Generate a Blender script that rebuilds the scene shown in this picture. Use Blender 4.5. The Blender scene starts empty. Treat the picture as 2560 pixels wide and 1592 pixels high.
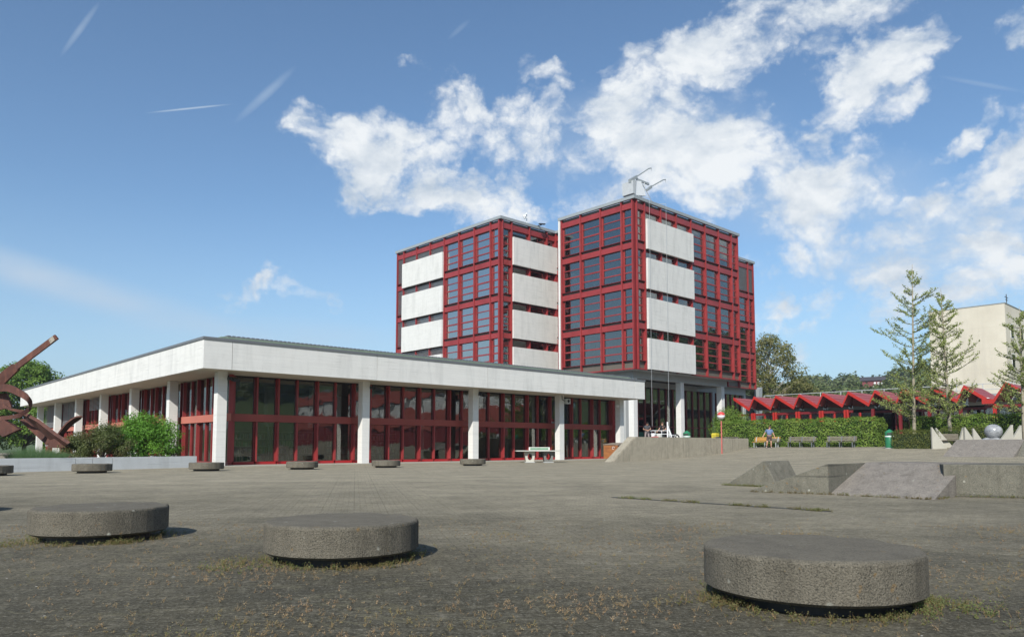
import bpy, bmesh, math, random
import numpy as np
from mathutils import Vector, Matrix

# ============================================================ CAMERA / WORLD / SUN
sc = bpy.context.scene
R = math.radians
PI = math.pi
random.seed(7)
rng = np.random.default_rng(11)
PXF = 1839.6
TILT = 0.0753

cam_d = bpy.data.cameras.new('camera')
cam = bpy.data.objects.new('camera', cam_d)
sc.collection.objects.link(cam)
cam.location = (0, 0, 1.0)
cam.rotation_euler = (PI / 2 + TILT, 0, 0)
cam_d.sensor_width = 36.0
cam_d.lens = PXF / 2560 * 36.0
cam_d.shift_y = (977.0 - 796.0) / 2560.0
cam_d.clip_start = 0.1
cam_d.clip_end = 6000
sc.camera = cam

SUN_DIR = Vector((-0.238, -0.780, 0.578)).normalized()      # towards the sun
sun_d = bpy.data.lights.new('sun', 'SUN')
sun_d.energy = 3.9
sun_d.angle = R(0.5)
sun_d.color = (1.0, 0.955, 0.88)
sun = bpy.data.objects.new('sun', sun_d)
sun.rotation_euler = (-SUN_DIR).to_track_quat('-Z', 'Y').to_euler()
sun.location = SUN_DIR * 60
sc.collection.objects.link(sun)

sc.view_settings.view_transform = 'Standard'
sc.view_settings.look = 'None'
sc.view_settings.exposure = 0.5
sc.view_settings.gamma = 1.0
sc.view_settings.use_curve_mapping = False

world = bpy.data.worlds.new('World')
sc.world = world
world.use_nodes = True
wt = world.node_tree
wt.nodes.clear()
wn = wt.nodes.new
wl = wt.links.new


def wmath(op, a, b=None, c=None, clamp=False):
    n = wn('ShaderNodeMath'); n.operation = op; n.use_clamp = clamp
    for i, v in enumerate((a, b, c)):
        if v is None: continue
        if isinstance(v, (int, float)): n.inputs[i].default_value = v
        else: wl(v, n.inputs[i])
    return n.outputs[0]


def wvec(op, a, b=None):
    n = wn('ShaderNodeVectorMath'); n.operation = op
    for i, v in enumerate((a, b)):
        if v is None: continue
        if isinstance(v, (tuple, list, Vector)): n.inputs[i].default_value = tuple(v)
        else: wl(v, n.inputs[i])
    return n.outputs['Value'] if op in ('DOT_PRODUCT', 'LENGTH') else n.outputs[0]


def sky_dir(dx, dy):
    """direction in the sky for a point of the photograph (2431 px wide view)"""
    u = dx * 1.0531; v = dy * 1.0531
    x = (u - 1280) / PXF; yc = -(v - 977) / PXF
    return Vector((x, math.cos(TILT) - yc * math.sin(TILT), math.sin(TILT) + yc * math.cos(TILT))).normalized()


def build_sky():
    sky = wn('ShaderNodeTexSky'); sky.sky_type = 'NISHITA'; sky.sun_disc = False
    sky.sun_elevation = math.asin(SUN_DIR.z)
    sky.sun_rotation = math.atan2(SUN_DIR.x, SUN_DIR.y)
    sky.altitude = 400; sky.air_density = 1.0; sky.dust_density = 0.6; sky.ozone_density = 1.6
    tc = wn('ShaderNodeTexCoord')
    d = wvec('NORMALIZE', tc.outputs['Generated'])
    sep = wn('ShaderNodeSeparateXYZ'); wl(d, sep.inputs[0])
    # (x, y, half width, half height, tilt deg, amplitude)
    blobs = [(790, 285, 120, 38, -8, .7), (890, 375, 195, 95, -14, 1.1), (1000, 440, 210, 55, 0, .9),
             (1110, 250, 100, 55, -30, .7), (1230, 320, 190, 80, 0, .9), (1540, 285, 190, 80, 12, 1.0),
             (1650, 365, 250, 130, -12, 1.15), (1580, 440, 230, 60, -5, .8), (1760, 110, 300, 115, 20, 1.1),
             (1600, 195, 190, 45, 15, .75), (2080, 150, 140, 62, 35, 1.0), (1990, 270, 120, 60, 55, .95),
             (2110, 250, 75, 28, 30, .6), (1900, 20, 260, 75, 0, .95), (1320, 190, 90, 38, -25, .6),
             (1930, 460, 170, 85, 15, .9), (2150, 490, 270, 85, 8, .8), (2350, 430, 190, 95, 25, .95),
             (2330, 640, 320, 120, 0, .78), (2215, 340, 105, 30, 28, .8), (2425, 75, 65, 55, 20, .85),
             (1160, 478, 150, 26, 5, .55), (965, 160, 55, 24, 10, .38), (1450, 490, 130, 40, 10, .5),
             (660, 700, 110, 22, 5, .4), (2120, 580, 330, 60, 0, .72), (1880, 690, 90, 26, 5, .42),
             (2080, 690, 170, 40, 0, .45), (1870, 755, 100, 20, 0, .35), (2330, 550, 200, 60, 12, .6),
             (1840, 820, 80, 30, 0, .35)]
    bw = wn('ShaderNodeTexNoise'); bw.inputs['Scale'].default_value = 5.5; bw.inputs['Detail'].default_value = 7; bw.inputs['Roughness'].default_value = .62
    wl(d, bw.inputs['Vector'])
    bwv = wvec('SCALE', wvec('SUBTRACT', bw.outputs['Color'], (.5, .5, .5))); bwv.node.inputs['Scale'].default_value = 0.17
    dw = wvec('ADD', d, bwv)
    best = None
    for (bx, by, hw, hh, tilt, amp) in blobs:
        c = sky_dir(bx, by)
        k = 1.0531 / PXF * c.y
        up = Vector((0, 0, 1)); e1 = c.cross(up).normalized(); e2 = e1.cross(c).normalized()
        t = R(tilt)
        f1 = e1 * math.cos(t) + e2 * math.sin(t); f2 = -e1 * math.sin(t) + e2 * math.cos(t)
        X = wvec('DOT_PRODUCT', dw, f1 / (hw * k * 1.25)); Y = wvec('DOT_PRODUCT', dw, f2 / (hh * k * 1.25))
        q = wmath('MULTIPLY_ADD', X, X, wmath('MULTIPLY', Y, Y))
        dc = wvec('DOT_PRODUCT', d, c)
        q = wmath('ADD', q, wmath('MULTIPLY', wmath('SUBTRACT', 1.0, dc), 2.0))
        f = wmath('MULTIPLY', wmath('SUBTRACT', 1.0, q), amp)
        best = f if best is None else wmath('SMOOTH_MAX', best, f, 0.25)
    # the rest of the sky carries the same broken cumulus
    n0 = wn('ShaderNodeTexNoise'); n0.inputs['Scale'].default_value = 2.3; n0.inputs['Detail'].default_value = 2
    wl(d, n0.inputs['Vector'])
    away = wmath('SMOOTHSTEP' if False else 'MULTIPLY', wmath('SUBTRACT', 0.45, sep.outputs['Y']), 4.0, clamp=True)
    away = wmath('MULTIPLY', away, wmath('MULTIPLY', wmath('ADD', sep.outputs['X'], 0.35), 3.0, clamp=True))
    rest = wmath('SUBTRACT', wmath('MULTIPLY', wmath('SUBTRACT', n0.outputs[0], 0.5), 5.0), 0.25)
    rest = wmath('ADD', wmath('MULTIPLY', wmath('ADD', rest, 1.0), away), -1.0)
    best = wmath('MAXIMUM', best, rest)
    best = wmath('MAXIMUM', best, -1.0)
    # billowy edge noise
    warp = wn('ShaderNodeTexNoise'); warp.inputs['Scale'].default_value = 5; warp.inputs['Detail'].default_value = 3
    wl(d, warp.inputs['Vector'])
    wv = wvec('SCALE', wvec('SUBTRACT', warp.outputs['Color'], (.5, .5, .5)))
    wv.node.inputs['Scale'].default_value = 0.06
    sc3 = wvec('MULTIPLY', wvec('ADD', d, wv), (1, 1, 1.5))

    def fbm(vec, scale, det, rough):
        n = wn('ShaderNodeTexNoise'); n.inputs['Scale'].default_value = scale
        n.inputs['Detail'].default_value = det; n.inputs['Roughness'].default_value = rough
        wl(vec, n.inputs['Vector']); return n.outputs[0]
    n1 = fbm(sc3, 9.0, 10, 0.60)
    n1b = fbm(wvec('ADD', sc3, (0.004, 0.010, -0.022)), 9.0, 10, 0.60)
    dens = wmath('ADD', wmath('ADD', wmath('MULTIPLY', best, 1.2), 0.52), wmath('MULTIPLY', wmath('SUBTRACT', n1, 0.50), 3.4))
    vo = wn('ShaderNodeTexVoronoi'); vo.feature = 'F1'; vo.inputs['Scale'].default_value = 22; vo.inputs['Detail'].default_value = 2; vo.inputs['Roughness'].default_value = .6
    wl(wvec('ADD', sc3, bwv), vo.inputs['Vector'])
    dens = wmath('ADD', dens, wmath('MULTIPLY', wmath('SUBTRACT', 0.42, vo.outputs['Distance']), 0.9))
    mr = wn('ShaderNodeMapRange'); mr.interpolation_type = 'SMOOTHSTEP'
    mr.inputs['From Min'].default_value = -0.02; mr.inputs['From Max'].default_value = 1.25
    wl(dens, mr.inputs['Value'])
    mask = wmath('MULTIPLY', mr.outputs[0], 0.97)
    # thin cirrus and contrails
    thin = None
    for (bx, by, hw, hh, tilt, amp) in [(190, 70, 90, 9, 62, .36), (630, 225, 110, 13, 47, .34), (450, 258, 112, 3.0, 16, .7),
                                        (200, 690, 520, 60, -12, .42), (60, 640, 300, 50, -14, .3), (650, 800, 420, 60, 0, .3), (2330, 200, 110, 7, -25, .18), (2250, 560, 420, 130, 8, .5), (1950, 470, 330, 120, 0, .4), (1500, 330, 420, 150, 0, .3),
                                        (1090, 70, 40, 8, 40, .14)]:
        c = sky_dir(bx, by); k = 1.0531 / PXF * c.y
        e1 = c.cross(Vector((0, 0, 1))).normalized(); e2 = e1.cross(c).normalized(); t = R(tilt)
        f1 = e1 * math.cos(t) + e2 * math.sin(t); f2 = -e1 * math.sin(t) + e2 * math.cos(t)
        X = wvec('DOT_PRODUCT', d, f1 / (hw * k)); Y = wvec('DOT_PRODUCT', d, f2 / (hh * k))
        q = wmath('MULTIPLY_ADD', X, X, wmath('MULTIPLY', Y, Y))
        q = wmath('ADD', q, wmath('MULTIPLY', wmath('SUBTRACT', 1.0, wvec('DOT_PRODUCT', d, c)), 2.0))
        g = wmath('MULTIPLY', wmath('POWER', wmath('MAXIMUM', wmath('SUBTRACT', 1.0, q), 0.0), 1.5), amp)
        thin = g if thin is None else wmath('ADD', thin, g)
    n2 = fbm(wvec('MULTIPLY', d, (1, 1, 3)), 9.0, 6, 0.6)
    thin = wmath('MULTIPLY', thin, wmath('MULTIPLY', n2, 1.7))
    hz = wmath('POWER', wmath('MAXIMUM', wmath('SUBTRACT', 1.0, wmath('MULTIPLY', wmath('ABSOLUTE', sep.outputs['Z']), 3.2)), 0.0), 1.6)
    thin = wmath('MINIMUM', thin, 0.85)
    # light on the clouds: tops and sun side brighter, bases greyer
    lit = wmath('ADD', 0.63, wmath('MULTIPLY', wmath('SUBTRACT', n1, n1b), 3.6))
    lowf = fbm(sc3, 5.0, 4, 0.5)
    lit = wmath('ADD', lit, wmath('MULTIPLY', wmath('SUBTRACT', lowf, 0.5), 1.4), clamp=True)
    cr = wn('ShaderNodeMix'); cr.data_type = 'RGBA'
    wl(lit, cr.inputs['Factor'])
    cr.inputs['A'].default_value = (4.4, 5.1, 5.9, 1); cr.inputs['B'].default_value = (7.5, 7.75, 7.9, 1)
    tint = wn('ShaderNodeMix'); tint.data_type = 'RGBA'; tint.blend_type = 'MULTIPLY'
    tint.inputs['Factor'].default_value = 1.0
    wl(sky.outputs[0], tint.inputs['A']); tint.inputs['B'].default_value = (0.92, 1.09, 1.17, 1)
    m0 = wn('ShaderNodeMix'); m0.data_type = 'RGBA'; wl(wmath('MULTIPLY', hz, 0.8, clamp=True), m0.inputs['Factor'])
    wl(tint.outputs['Result'], m0.inputs['A']); m0.inputs['B'].default_value = (3.6, 4.9, 6.0, 1)
    m1 = wn('ShaderNodeMix'); m1.data_type = 'RGBA'
    wl(thin, m1.inputs['Factor']); wl(m0.outputs['Result'], m1.inputs['A']); m1.inputs['B'].default_value = (4.6, 5.5, 6.5, 1)
    m2 = wn('ShaderNodeMix'); m2.data_type = 'RGBA'
    wl(mask, m2.inputs['Factor']); wl(m1.outputs['Result'], m2.inputs['A']); wl(cr.outputs['Result'], m2.inputs['B'])
    bg = wn('ShaderNodeBackground'); bg.inputs['Strength'].default_value = 0.088
    wl(m2.outputs['Result'], bg.inputs['Color'])
    out = wn('ShaderNodeOutputWorld'); wl(bg.outputs[0], out.inputs['Surface'])


build_sky()

# ============================================================ HELPERS
COL = sc.collection
AV = Vector((0.73436583, 0.67875387, 0)); BV = Vector((-0.67875387, 0.73436583, 0))
ROT = math.atan2(AV.y, AV.x)
O0 = Vector((-14.797, 35.073, 0))


def G(X, Y, z=0.0):
    """school grid (X away to the right, Y away to the left) to world"""
    return O0 + AV * X + BV * Y + Vector((0, 0, z))


class MB:
    def __init__(s, f=None): s.v = []; s.f = []; s.t = f
    def add(s, vs, fs):
        n = len(s.v)
        s.v += [tuple(s.t(*p)) if s.t else tuple(p) for p in vs]
        s.f += [tuple(i + n for i in q) for q in fs]; return s
    def box(s, x0, x1, y0, y1, z0, z1):
        return s.add([(x0, y0, z0), (x1, y0, z0), (x1, y1, z0), (x0, y1, z0), (x0, y0, z1), (x1, y0, z1), (x1, y1, z1), (x0, y1, z1)],
                     [(0, 3, 2, 1), (4, 5, 6, 7), (0, 1, 5, 4), (1, 2, 6, 5), (2, 3, 7, 6), (3, 0, 4, 7)])
    def prism(s, bot, top):
        n = len(bot)
        return s.add(list(bot) + list(top), [tuple(range(n))[::-1], tuple(range(n, 2 * n))] + [(i, (i + 1) % n, n + (i + 1) % n, n + i) for i in range(n)])
    def tube(s, pts, rad, seg=8, cap=True):
        pts = [Vector(p) for p in pts]
        if not isinstance(rad, (list, tuple)): rad = [rad] * len(pts)
        vs = []; fs = []
        ref = None
        for i, p in enumerate(pts):
            t = (pts[min(i + 1, len(pts) - 1)] - pts[max(i - 1, 0)])
            t = t.normalized() if t.length > 1e-9 else Vector((0, 0, 1))
            if ref is None or abs(ref.dot(t)) > .98:
                ref = Vector((1, 0, 0)) if abs(t.x) < .8 else Vector((0, 1, 0))
            u = (ref - t * ref.dot(t)).normalized(); w = t.cross(u); ref = u
            for k in range(seg):
                a = 2 * PI * k / seg
                vs.append(p + (u * math.cos(a) + w * math.sin(a)) * rad[i])
        for i in range(len(pts) - 1):
            for k in range(seg):
                k2 = (k + 1) % seg
                fs.append((i * seg + k, i * seg + k2, (i + 1) * seg + k2, (i + 1) * seg + k))
        if cap:
            fs.append(tuple(range(seg))[::-1]); fs.append(tuple((len(pts) - 1) * seg + k for k in range(seg)))
        return s.add(vs, fs)
    def lathe(s, prof, seg=24, c=(0, 0)):
        vs = []; fs = []
        for (r, z) in prof:
            for k in range(seg):
                a = 2 * PI * k / seg; vs.append((c[0] + r * math.cos(a), c[1] + r * math.sin(a), z))
        for i in range(len(prof) - 1):
            for k in range(seg):
                k2 = (k + 1) % seg; fs.append((i * seg + k, i * seg + k2, (i + 1) * seg + k2, (i + 1) * seg + k))
        fs.append(tuple(range(seg))[::-1]); fs.append(tuple((len(prof) - 1) * seg + k for k in range(seg)))
        return s.add(vs, fs)
    def mesh(s, name):
        me = bpy.data.meshes.new(name); me.from_pydata(s.v, [], s.f); me.update(); return me


def link(name, me, mat, parent=None, loc=None, rz=None, smooth=False):
    if isinstance(me, MB): me = me.mesh(name)
    o = bpy.data.objects.new(name, me); COL.objects.link(o)
    if mat is not None and not me.materials: me.materials.append(mat)
    if parent is not None: o.parent = parent
    if loc is not None: o.location = loc
    if rz is not None: o.rotation_euler = (0, 0, rz)
    if smooth: me.polygons.foreach_set('use_smooth', [True] * len(me.polygons))
    return o


def tag(o, label, cat, group=None):
    o['label'] = label; o['category'] = cat
    if group: o['group'] = group
    return o


def thing(name, label, cat, loc=(0, 0, 0), rz=0.0, group=None):
    o = bpy.data.objects.new(name, None); COL.objects.link(o); o.empty_display_size = .2
    o.location = loc; o.rotation_euler = (0, 0, rz)
    return tag(o, label, cat, group)


def structure(o): o['kind'] = 'structure'; return o
def stuff(o): o['kind'] = 'stuff'; return o


def copy_tree(o, label=None, group=None, loc=None, rz=None):
    c = o.copy(); COL.objects.link(c)
    if loc is not None: c.location = loc
    if rz is not None: c.rotation_euler = (0, 0, rz)
    if label: c['label'] = label
    if group: c['group'] = group
    def kids(src, dst):
        for ch in list(src.children):
            d = ch.copy(); COL.objects.link(d); d.parent = dst; d.matrix_parent_inverse = ch.matrix_parent_inverse.copy()
            kids(ch, d)
    kids(o, c)
    return c


# ------------------------------------------------------------ materials
MATS = {}


class NT:
    def __init__(s, name):
        s.m = bpy.data.materials.new(name); s.m.use_nodes = True
        s.t = s.m.node_tree; s.n = s.t.nodes; s.l = s.t.links
        s.b = s.n['Principled BSDF']; s.out = s.n['Material Output']
    def new(s, k): return s.n.new(k)
    def put(s, sock, v):
        if isinstance(v, bpy.types.NodeSocket): s.l.new(v, sock)
        elif isinstance(v, (tuple, list)) and len(v) == 3 and sock.type == 'RGBA': sock.default_value = (*v, 1)
        else: sock.default_value = v
    def co(s, scale=(1, 1, 1), world=False, rot=0.0, rnd=True):
        mp = s.new('ShaderNodeMapping'); mp.inputs['Scale'].default_value = scale; mp.inputs['Rotation'].default_value = (0, 0, rot)
        if world:
            g = s.new('ShaderNodeNewGeometry'); s.l.new(g.outputs['Position'], mp.inputs['Vector'])
        else:
            tc = s.new('ShaderNodeTexCoord')
            if rnd:
                oi = s.new('ShaderNodeObjectInfo'); vm = s.new('ShaderNodeVectorMath'); vm.operation = 'ADD'
                mu = s.new('ShaderNodeMath'); mu.operation = 'MULTIPLY'; mu.inputs[1].default_value = 37.0
                s.l.new(oi.outputs['Random'], mu.inputs[0])
                s.l.new(tc.outputs['Object'], vm.inputs[0]); s.l.new(mu.outputs[0], vm.inputs[1]); s.l.new(vm.outputs[0], mp.inputs['Vector'])
            else: s.l.new(tc.outputs['Object'], mp.inputs['Vector'])
        return mp.outputs[0]
    def noise(s, vec, scale, detail=4, rough=.55, dist=0):
        n = s.new('ShaderNodeTexNoise'); s.l.new(vec, n.inputs['Vector']); n.inputs['Scale'].default_value = scale
        n.inputs['Detail'].default_value = detail; n.inputs['Roughness'].default_value = rough; n.inputs['Distortion'].default_value = dist
        return n.outputs[0]
    def voro(s, vec, scale, feat='F1', out='Distance'):
        n = s.new('ShaderNodeTexVoronoi'); n.feature = feat; s.l.new(vec, n.inputs['Vector']); n.inputs['Scale'].default_value = scale
        return n.outputs[out]
    def ramp(s, fac, stops, interp='LINEAR'):
        r = s.new('ShaderNodeValToRGB'); r.color_ramp.interpolation = interp; e = r.color_ramp.elements
        while len(e) < len(stops): e.new(.5)
        for i, (p, c) in enumerate(stops):
            e[i].position = p; e[i].color = (c, c, c, 1) if isinstance(c, (int, float)) else (*c, 1)
        s.put(r.inputs[0], fac); return r.outputs[0]
    def mix(s, fac, a, b, mode='MIX'):
        m = s.new('ShaderNodeMix'); m.data_type = 'RGBA'; m.blend_type = mode
        s.put(m.inputs['Factor'], fac); s.put(m.inputs['A'], a); s.put(m.inputs['B'], b); return m.outputs['Result']
    def math(s, op, a, b=None, clamp=False):
        m = s.new('ShaderNodeMath'); m.operation = op; m.use_clamp = clamp; s.put(m.inputs[0], a)
        if b is not None: s.put(m.inputs[1], b)
        return m.outputs[0]
    def bump(s, h, strength=.3, dist=.02, normal=None):
        b = s.new('ShaderNodeBump'); b.inputs['Strength'].default_value = strength; b.inputs['Distance'].default_value = dist
        s.l.new(h, b.inputs['Height'])
        if normal is not None: s.l.new(normal, b.inputs['Normal'])
        return b.outputs[0]
    def set(s, **k):
        for a, v in k.items():
            s.put(s.b.inputs[{'color': 'Base Color', 'rough': 'Roughness', 'metal': 'Metallic', 'normal': 'Normal', 'spec': 'Specular IOR Level'}[a]], v)
        return s.m


def plain(name, col, rough=.6, var=.15, scale=3, metal=0, bump=0, world=False):
    """paint, metal, cloth: a base colour with slight blotches and grime"""
    if name in MATS: return MATS[name]
    t = NT(name); v = t.co(world=world)
    n = t.noise(v, scale, 6, .6)
    c = t.mix(t.ramp(n, [(.3, 0.0), (.7, 1.0)]), tuple(x * (1 - var) for x in col), tuple(min(1, x * (1 + var)) for x in col))
    t.set(color=c, rough=rough, metal=metal)
    if bump: t.set(normal=t.bump(t.noise(v, scale * 12, 4), bump, .01))
    MATS[name] = t.m; return t.m


def white_concrete(name, col=(.60, .60, .57), dirt=.35):
    t = NT(name); v = t.co(rnd=True)
    boards = t.noise(t.co((.35, .35, 9.0)), 1.0, 5, .6)                  # board marks
    lines = t.ramp(t.noise(t.co((.5, .5, 22)), 1.0, 2, .5), [(.30, .0), (.36, 1.0)])
    stains = t.noise(t.co((1.6, 1.6, .28)), 1.0, 6, .65, .6)
    blot = t.noise(v, .9, 5, .6)
    c = t.mix(t.ramp(boards, [(.35, 0.), (.65, 1.)]), tuple(x * .93 for x in col), col)
    c = t.mix(t.math('MULTIPLY', t.math('SUBTRACT', 1.0, lines), .38), c, tuple(x * .45 for x in col))
    c = t.mix(t.math('MULTIPLY', t.ramp(stains, [(.48, 0.), (.72, 1.)]), dirt), c, (.30, .31, .30))
    c = t.mix(t.math('MULTIPLY', t.ramp(blot, [(.55, 0.), (.75, 1.)]), dirt * .5), c, (.40, .40, .37))
    t.set(color=c, rough=.85, normal=t.bump(boards, .25, .02)); MATS[name] = t.m; return t.m


def rough_concrete(name, col, spots=True, scale=1.0, dark=(.035, .036, .032), top=0.0, forms=0.0):
    t = NT(name); v = t.co()
    big = t.noise(v, 1.3 * scale, 5, .6)
    mid = t.noise(v, 7 * scale, 6, .7)
    fine = t.noise(v, 90 * scale, 3, .8)
    agg = t.voro(v, 75 * scale)
    c = t.mix(t.ramp(big, [(.3, 0.), (.7, 1.)]), tuple(x * .72 for x in col), tuple(x * 1.15 for x in col))
    c = t.mix(t.ramp(mid, [(.42, 0.), (.68, .85)]), c, tuple(x * .45 for x in col))
    c = t.mix(t.ramp(fine, [(.35, .0), (.65, .75)]), c, tuple(x * 1.7 for x in col), 'MIX')
    c = t.mix(t.ramp(fine, [(.32, .85), (.46, .0)]), c, dark)
    strk = t.noise(t.co((6, 6, .5)), 1.0, 5, .6)
    c = t.mix(t.math('MULTIPLY', t.ramp(strk, [(.5, 0.), (.7, 1.)]), .45), c, tuple(x * .5 for x in col))
    if spots:
        lich = t.voro(v, 5.5 * scale)
        sel = t.noise(v, 3.1, 2)
        c = t.mix(t.math('MULTIPLY', t.ramp(lich, [(.06, .75), (.13, 0.)]), t.ramp(sel, [(.5, 0.), (.56, 1.)])), c, (.42, .42, .36))
        rust = t.ramp(t.noise(v, 11, 3), [(.66, 0.), (.74, .6)])
        c = t.mix(rust, c, (.22, .13, .04))
    if forms:
        ln = t.ramp(t.noise(t.co((.25, .25, 7)), 1.0, 2, .5), [(.34, 1.0), (.375, 0.0)])
        c = t.mix(t.math('MULTIPLY', ln, forms), c, (.04, .04, .035))
    if top:          # upward faces mixed towards a paler tone
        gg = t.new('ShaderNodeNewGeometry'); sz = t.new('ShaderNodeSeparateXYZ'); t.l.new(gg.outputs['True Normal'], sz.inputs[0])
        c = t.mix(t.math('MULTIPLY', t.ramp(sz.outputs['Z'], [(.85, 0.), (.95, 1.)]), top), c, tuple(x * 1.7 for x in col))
    nrm = t.bump(fine, .8, .012, t.bump(agg, .5, .01, t.bump(mid, .4, .02)))
    t.set(color=c, rough=.95, normal=nrm, spec=.2); MATS[name] = t.m; return t.m


def foliage(name, c1, c2, c3=None, trans=.35):
    """leaf colour differs from leaf to leaf (random per face cluster)"""
    t = NT(name); v = t.co(world=True)
    at = t.new('ShaderNodeAttribute'); at.attribute_name = 'tone'
    c = t.mix(at.outputs['Fac'], c1, c2)
    if c3: c = t.mix(t.ramp(t.noise(v, .9, 3), [(.45, 0.), (.65, 1.)]), c, c3)
    t.set(color=c, rough=.6, spec=.35)
    tr = t.new('ShaderNodeBsdfTranslucent'); t.put(tr.inputs[0], t.mix(.5, c, (.25, .35, .03)))
    ms = t.new('ShaderNodeMixShader'); ms.inputs[0].default_value = trans
    t.l.new(t.b.outputs[0], ms.inputs[1]); t.l.new(tr.outputs[0], ms.inputs[2]); t.l.new(ms.outputs[0], t.out.inputs[0])
    MATS[name] = t.m; return t.m


def glass(name, tint=(.55, .62, .62), refl=.12, bumpy=.0, facing=.25):
    t = NT(name); t.n.remove(t.b)
    tr = t.new('ShaderNodeBsdfTransparent'); t.put(tr.inputs[0], tint)
    gl = t.new('ShaderNodeBsdfGlossy'); gl.inputs['Roughness'].default_value = .015; t.put(gl.inputs[0], (.93, .92, .88))
    oi = t.new('ShaderNodeObjectInfo')
    if bumpy:
        v = t.co((1, 1, 1), world=True)
        n = t.noise(v, .9, 2, .5); t.l.new(t.bump(n, bumpy, .05), gl.inputs['Normal'])
    lw = t.new('ShaderNodeLayerWeight'); lw.inputs['Blend'].default_value = .25
    f = t.math('ADD', t.math('MULTIPLY', lw.outputs['Fresnel'], facing * 3), refl, clamp=True)
    ms = t.new('ShaderNodeMixShader'); t.l.new(f, ms.inputs[0])
    t.l.new(tr.outputs[0], ms.inputs[1]); t.l.new(gl.outputs[0], ms.inputs[2]); t.l.new(ms.outputs[0], t.out.inputs[0])
    MATS[name] = t.m; return t.m


def ground_mat():
    t = NT('paving')
    P = t.co(world=True)
    Pg = t.co((1, 1, 1), world=True, rot=R(-12))
    br = t.new('ShaderNodeTexBrick'); t.l.new(Pg, br.inputs['Vector'])
    br.inputs['Scale'].default_value = 1.0; br.inputs['Brick Width'].default_value = .5; br.inputs['Row Height'].default_value = .5
    br.offset = 0.0; br.inputs['Mortar Size'].default_value = .014; br.inputs['Mortar Smooth'].default_value = .6
    br.inputs['Color1'].default_value = (.42, .42, .42, 1); br.inputs['Color2'].default_value = (.58, .58, .58, 1); br.inputs['Mortar'].default_value = (.12, .12, .12, 1)
    big = t.noise(P, .11, 5, .55); mid = t.noise(P, .8, 6, .65); fine = t.noise(P, 60, 4, .8); grit = t.noise(P, 16, 5, .75)
    light = (.47, .42, .31); dk = (.100, .091, .064)
    # paving colour goes from dark near the round seats to pale further along Y
    sp = t.new('ShaderNodeSeparateXYZ'); g = t.new('ShaderNodeNewGeometry'); t.l.new(g.outputs['Position'], sp.inputs[0])
    reach = t.math('ADD', t.math('MULTIPLY', sp.outputs['Y'], .046), t.math('MULTIPLY', t.math('SUBTRACT', big, .5), 1.3))
    reach = t.math('ADD', reach, t.math('MULTIPLY', t.math('SUBTRACT', mid, .5), .28))
    w = t.ramp(reach, [(.15, 0.), (.55, .52), (.95, .8), (1.0, .86)])
    base = t.mix(w, dk, light)
    base = t.mix(t.math('MULTIPLY', t.ramp(mid, [(.35, 1.), (.62, 0.)]), .28), base, (.05, .05, .045))
    far = t.ramp(t.math('MULTIPLY', sp.outputs['Y'], .03), [(.22, .08), (.5, .22)])
    base = t.mix(far, base, br.outputs['Color'], 'OVERLAY')
    sm = t.new('ShaderNodeTexBrick'); t.l.new(t.co((1, 1, 1), world=True, rot=R(-12)), sm.inputs['Vector'])
    sm.inputs['Scale'].default_value = 1.0; sm.inputs['Brick Width'].default_value = .2; sm.inputs['Row Height'].default_value = .1; sm.inputs['Mortar Size'].default_value = .008
    sm.inputs['Color1'].default_value = (.36, .36, .36, 1); sm.inputs['Color2'].default_value = (.66, .65, .62, 1); sm.inputs['Mortar'].default_value = (.08, .08, .07, 1)
    base = t.mix(.34, base, sm.outputs['Color'], 'OVERLAY')
    mot = t.noise(P, 5.5, 6, .72)
    base = t.mix(t.math('MULTIPLY', t.ramp(mot, [(.40, 1.), (.52, 0.)]), .30), base, t.mix(.6, base, (.02, .02, .016)))
    base = t.mix(t.math('MULTIPLY', t.ramp(mot, [(.55, 0.), (.68, 1.)]), .35), base, (.33, .30, .23))
    # damp streaks, repairs and hairline joints grown with moss
    strip = t.noise(t.co((.12, .9, 1), world=True, rot=R(8)), 1.0, 6, .6)
    base = t.mix(t.math('MULTIPLY', t.ramp(strip, [(.40, 1.), (.55, 0.)]), .12), base, (.07, .068, .055))
    base = t.mix(t.math('MULTIPLY', t.ramp(strip, [(.56, 0.), (.70, 1.)]), .12), base, (.42, .38, .30))
    wob = t.noise(t.co((1, 1, 1), world=True, rot=R(-12)), .7, 5, .6, .8)
    hair = t.ramp(t.math('ABSOLUTE', t.math('SUBTRACT', wob, .5)), [(.004, 1.), (.009, 0.)])
    base = t.mix(t.math('MULTIPLY', hair, .2), base, (.24, .22, .13))
    med = t.noise(P, 26, 3, .85)
    base = t.mix(t.ramp(med, [(.38, .6), (.50, 0.)]), base, t.mix(.6, base, (.012, .012, .010)))
    base = t.mix(t.ramp(med, [(.56, 0.), (.66, .45)]), base, (.33, .31, .25))
    base = t.mix(t.ramp(fine, [(.36, .75), (.48, 0.)]), base, t.mix(.72, base, (.012, .012, .011)))
    base = t.mix(t.ramp(fine, [(.54, 0.), (.70, .5)]), base, (.30, .29, .25))
    base = t.mix(t.math('MULTIPLY', t.ramp(grit, [(.56, 0.), (.68, 1.)]), .35), base, t.mix(.5, base, (.16, .13, .08)))
    # pale flecks (old gum, paint, flaked cement)
    fl = t.voro(P, 1.3); fsel = t.noise(P, .6, 2)
    fleck = t.math('MULTIPLY', t.ramp(fl, [(.014, .6), (.026, 0.)]), t.ramp(fsel, [(.48, 0.), (.5, 1.)]))
    base = t.mix(fleck, base, (.5, .5, .46))
    seams = t.new('ShaderNodeTexBrick'); t.l.new(t.co((1, 1, 1), world=True, rot=-ROT), seams.inputs['Vector'])
    nrm = t.bump(fine, .55, .012, t.bump(grit, .4, .02, t.bump(br.outputs['Fac'], -.35, .015)))
    t.n.remove(seams)
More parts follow.
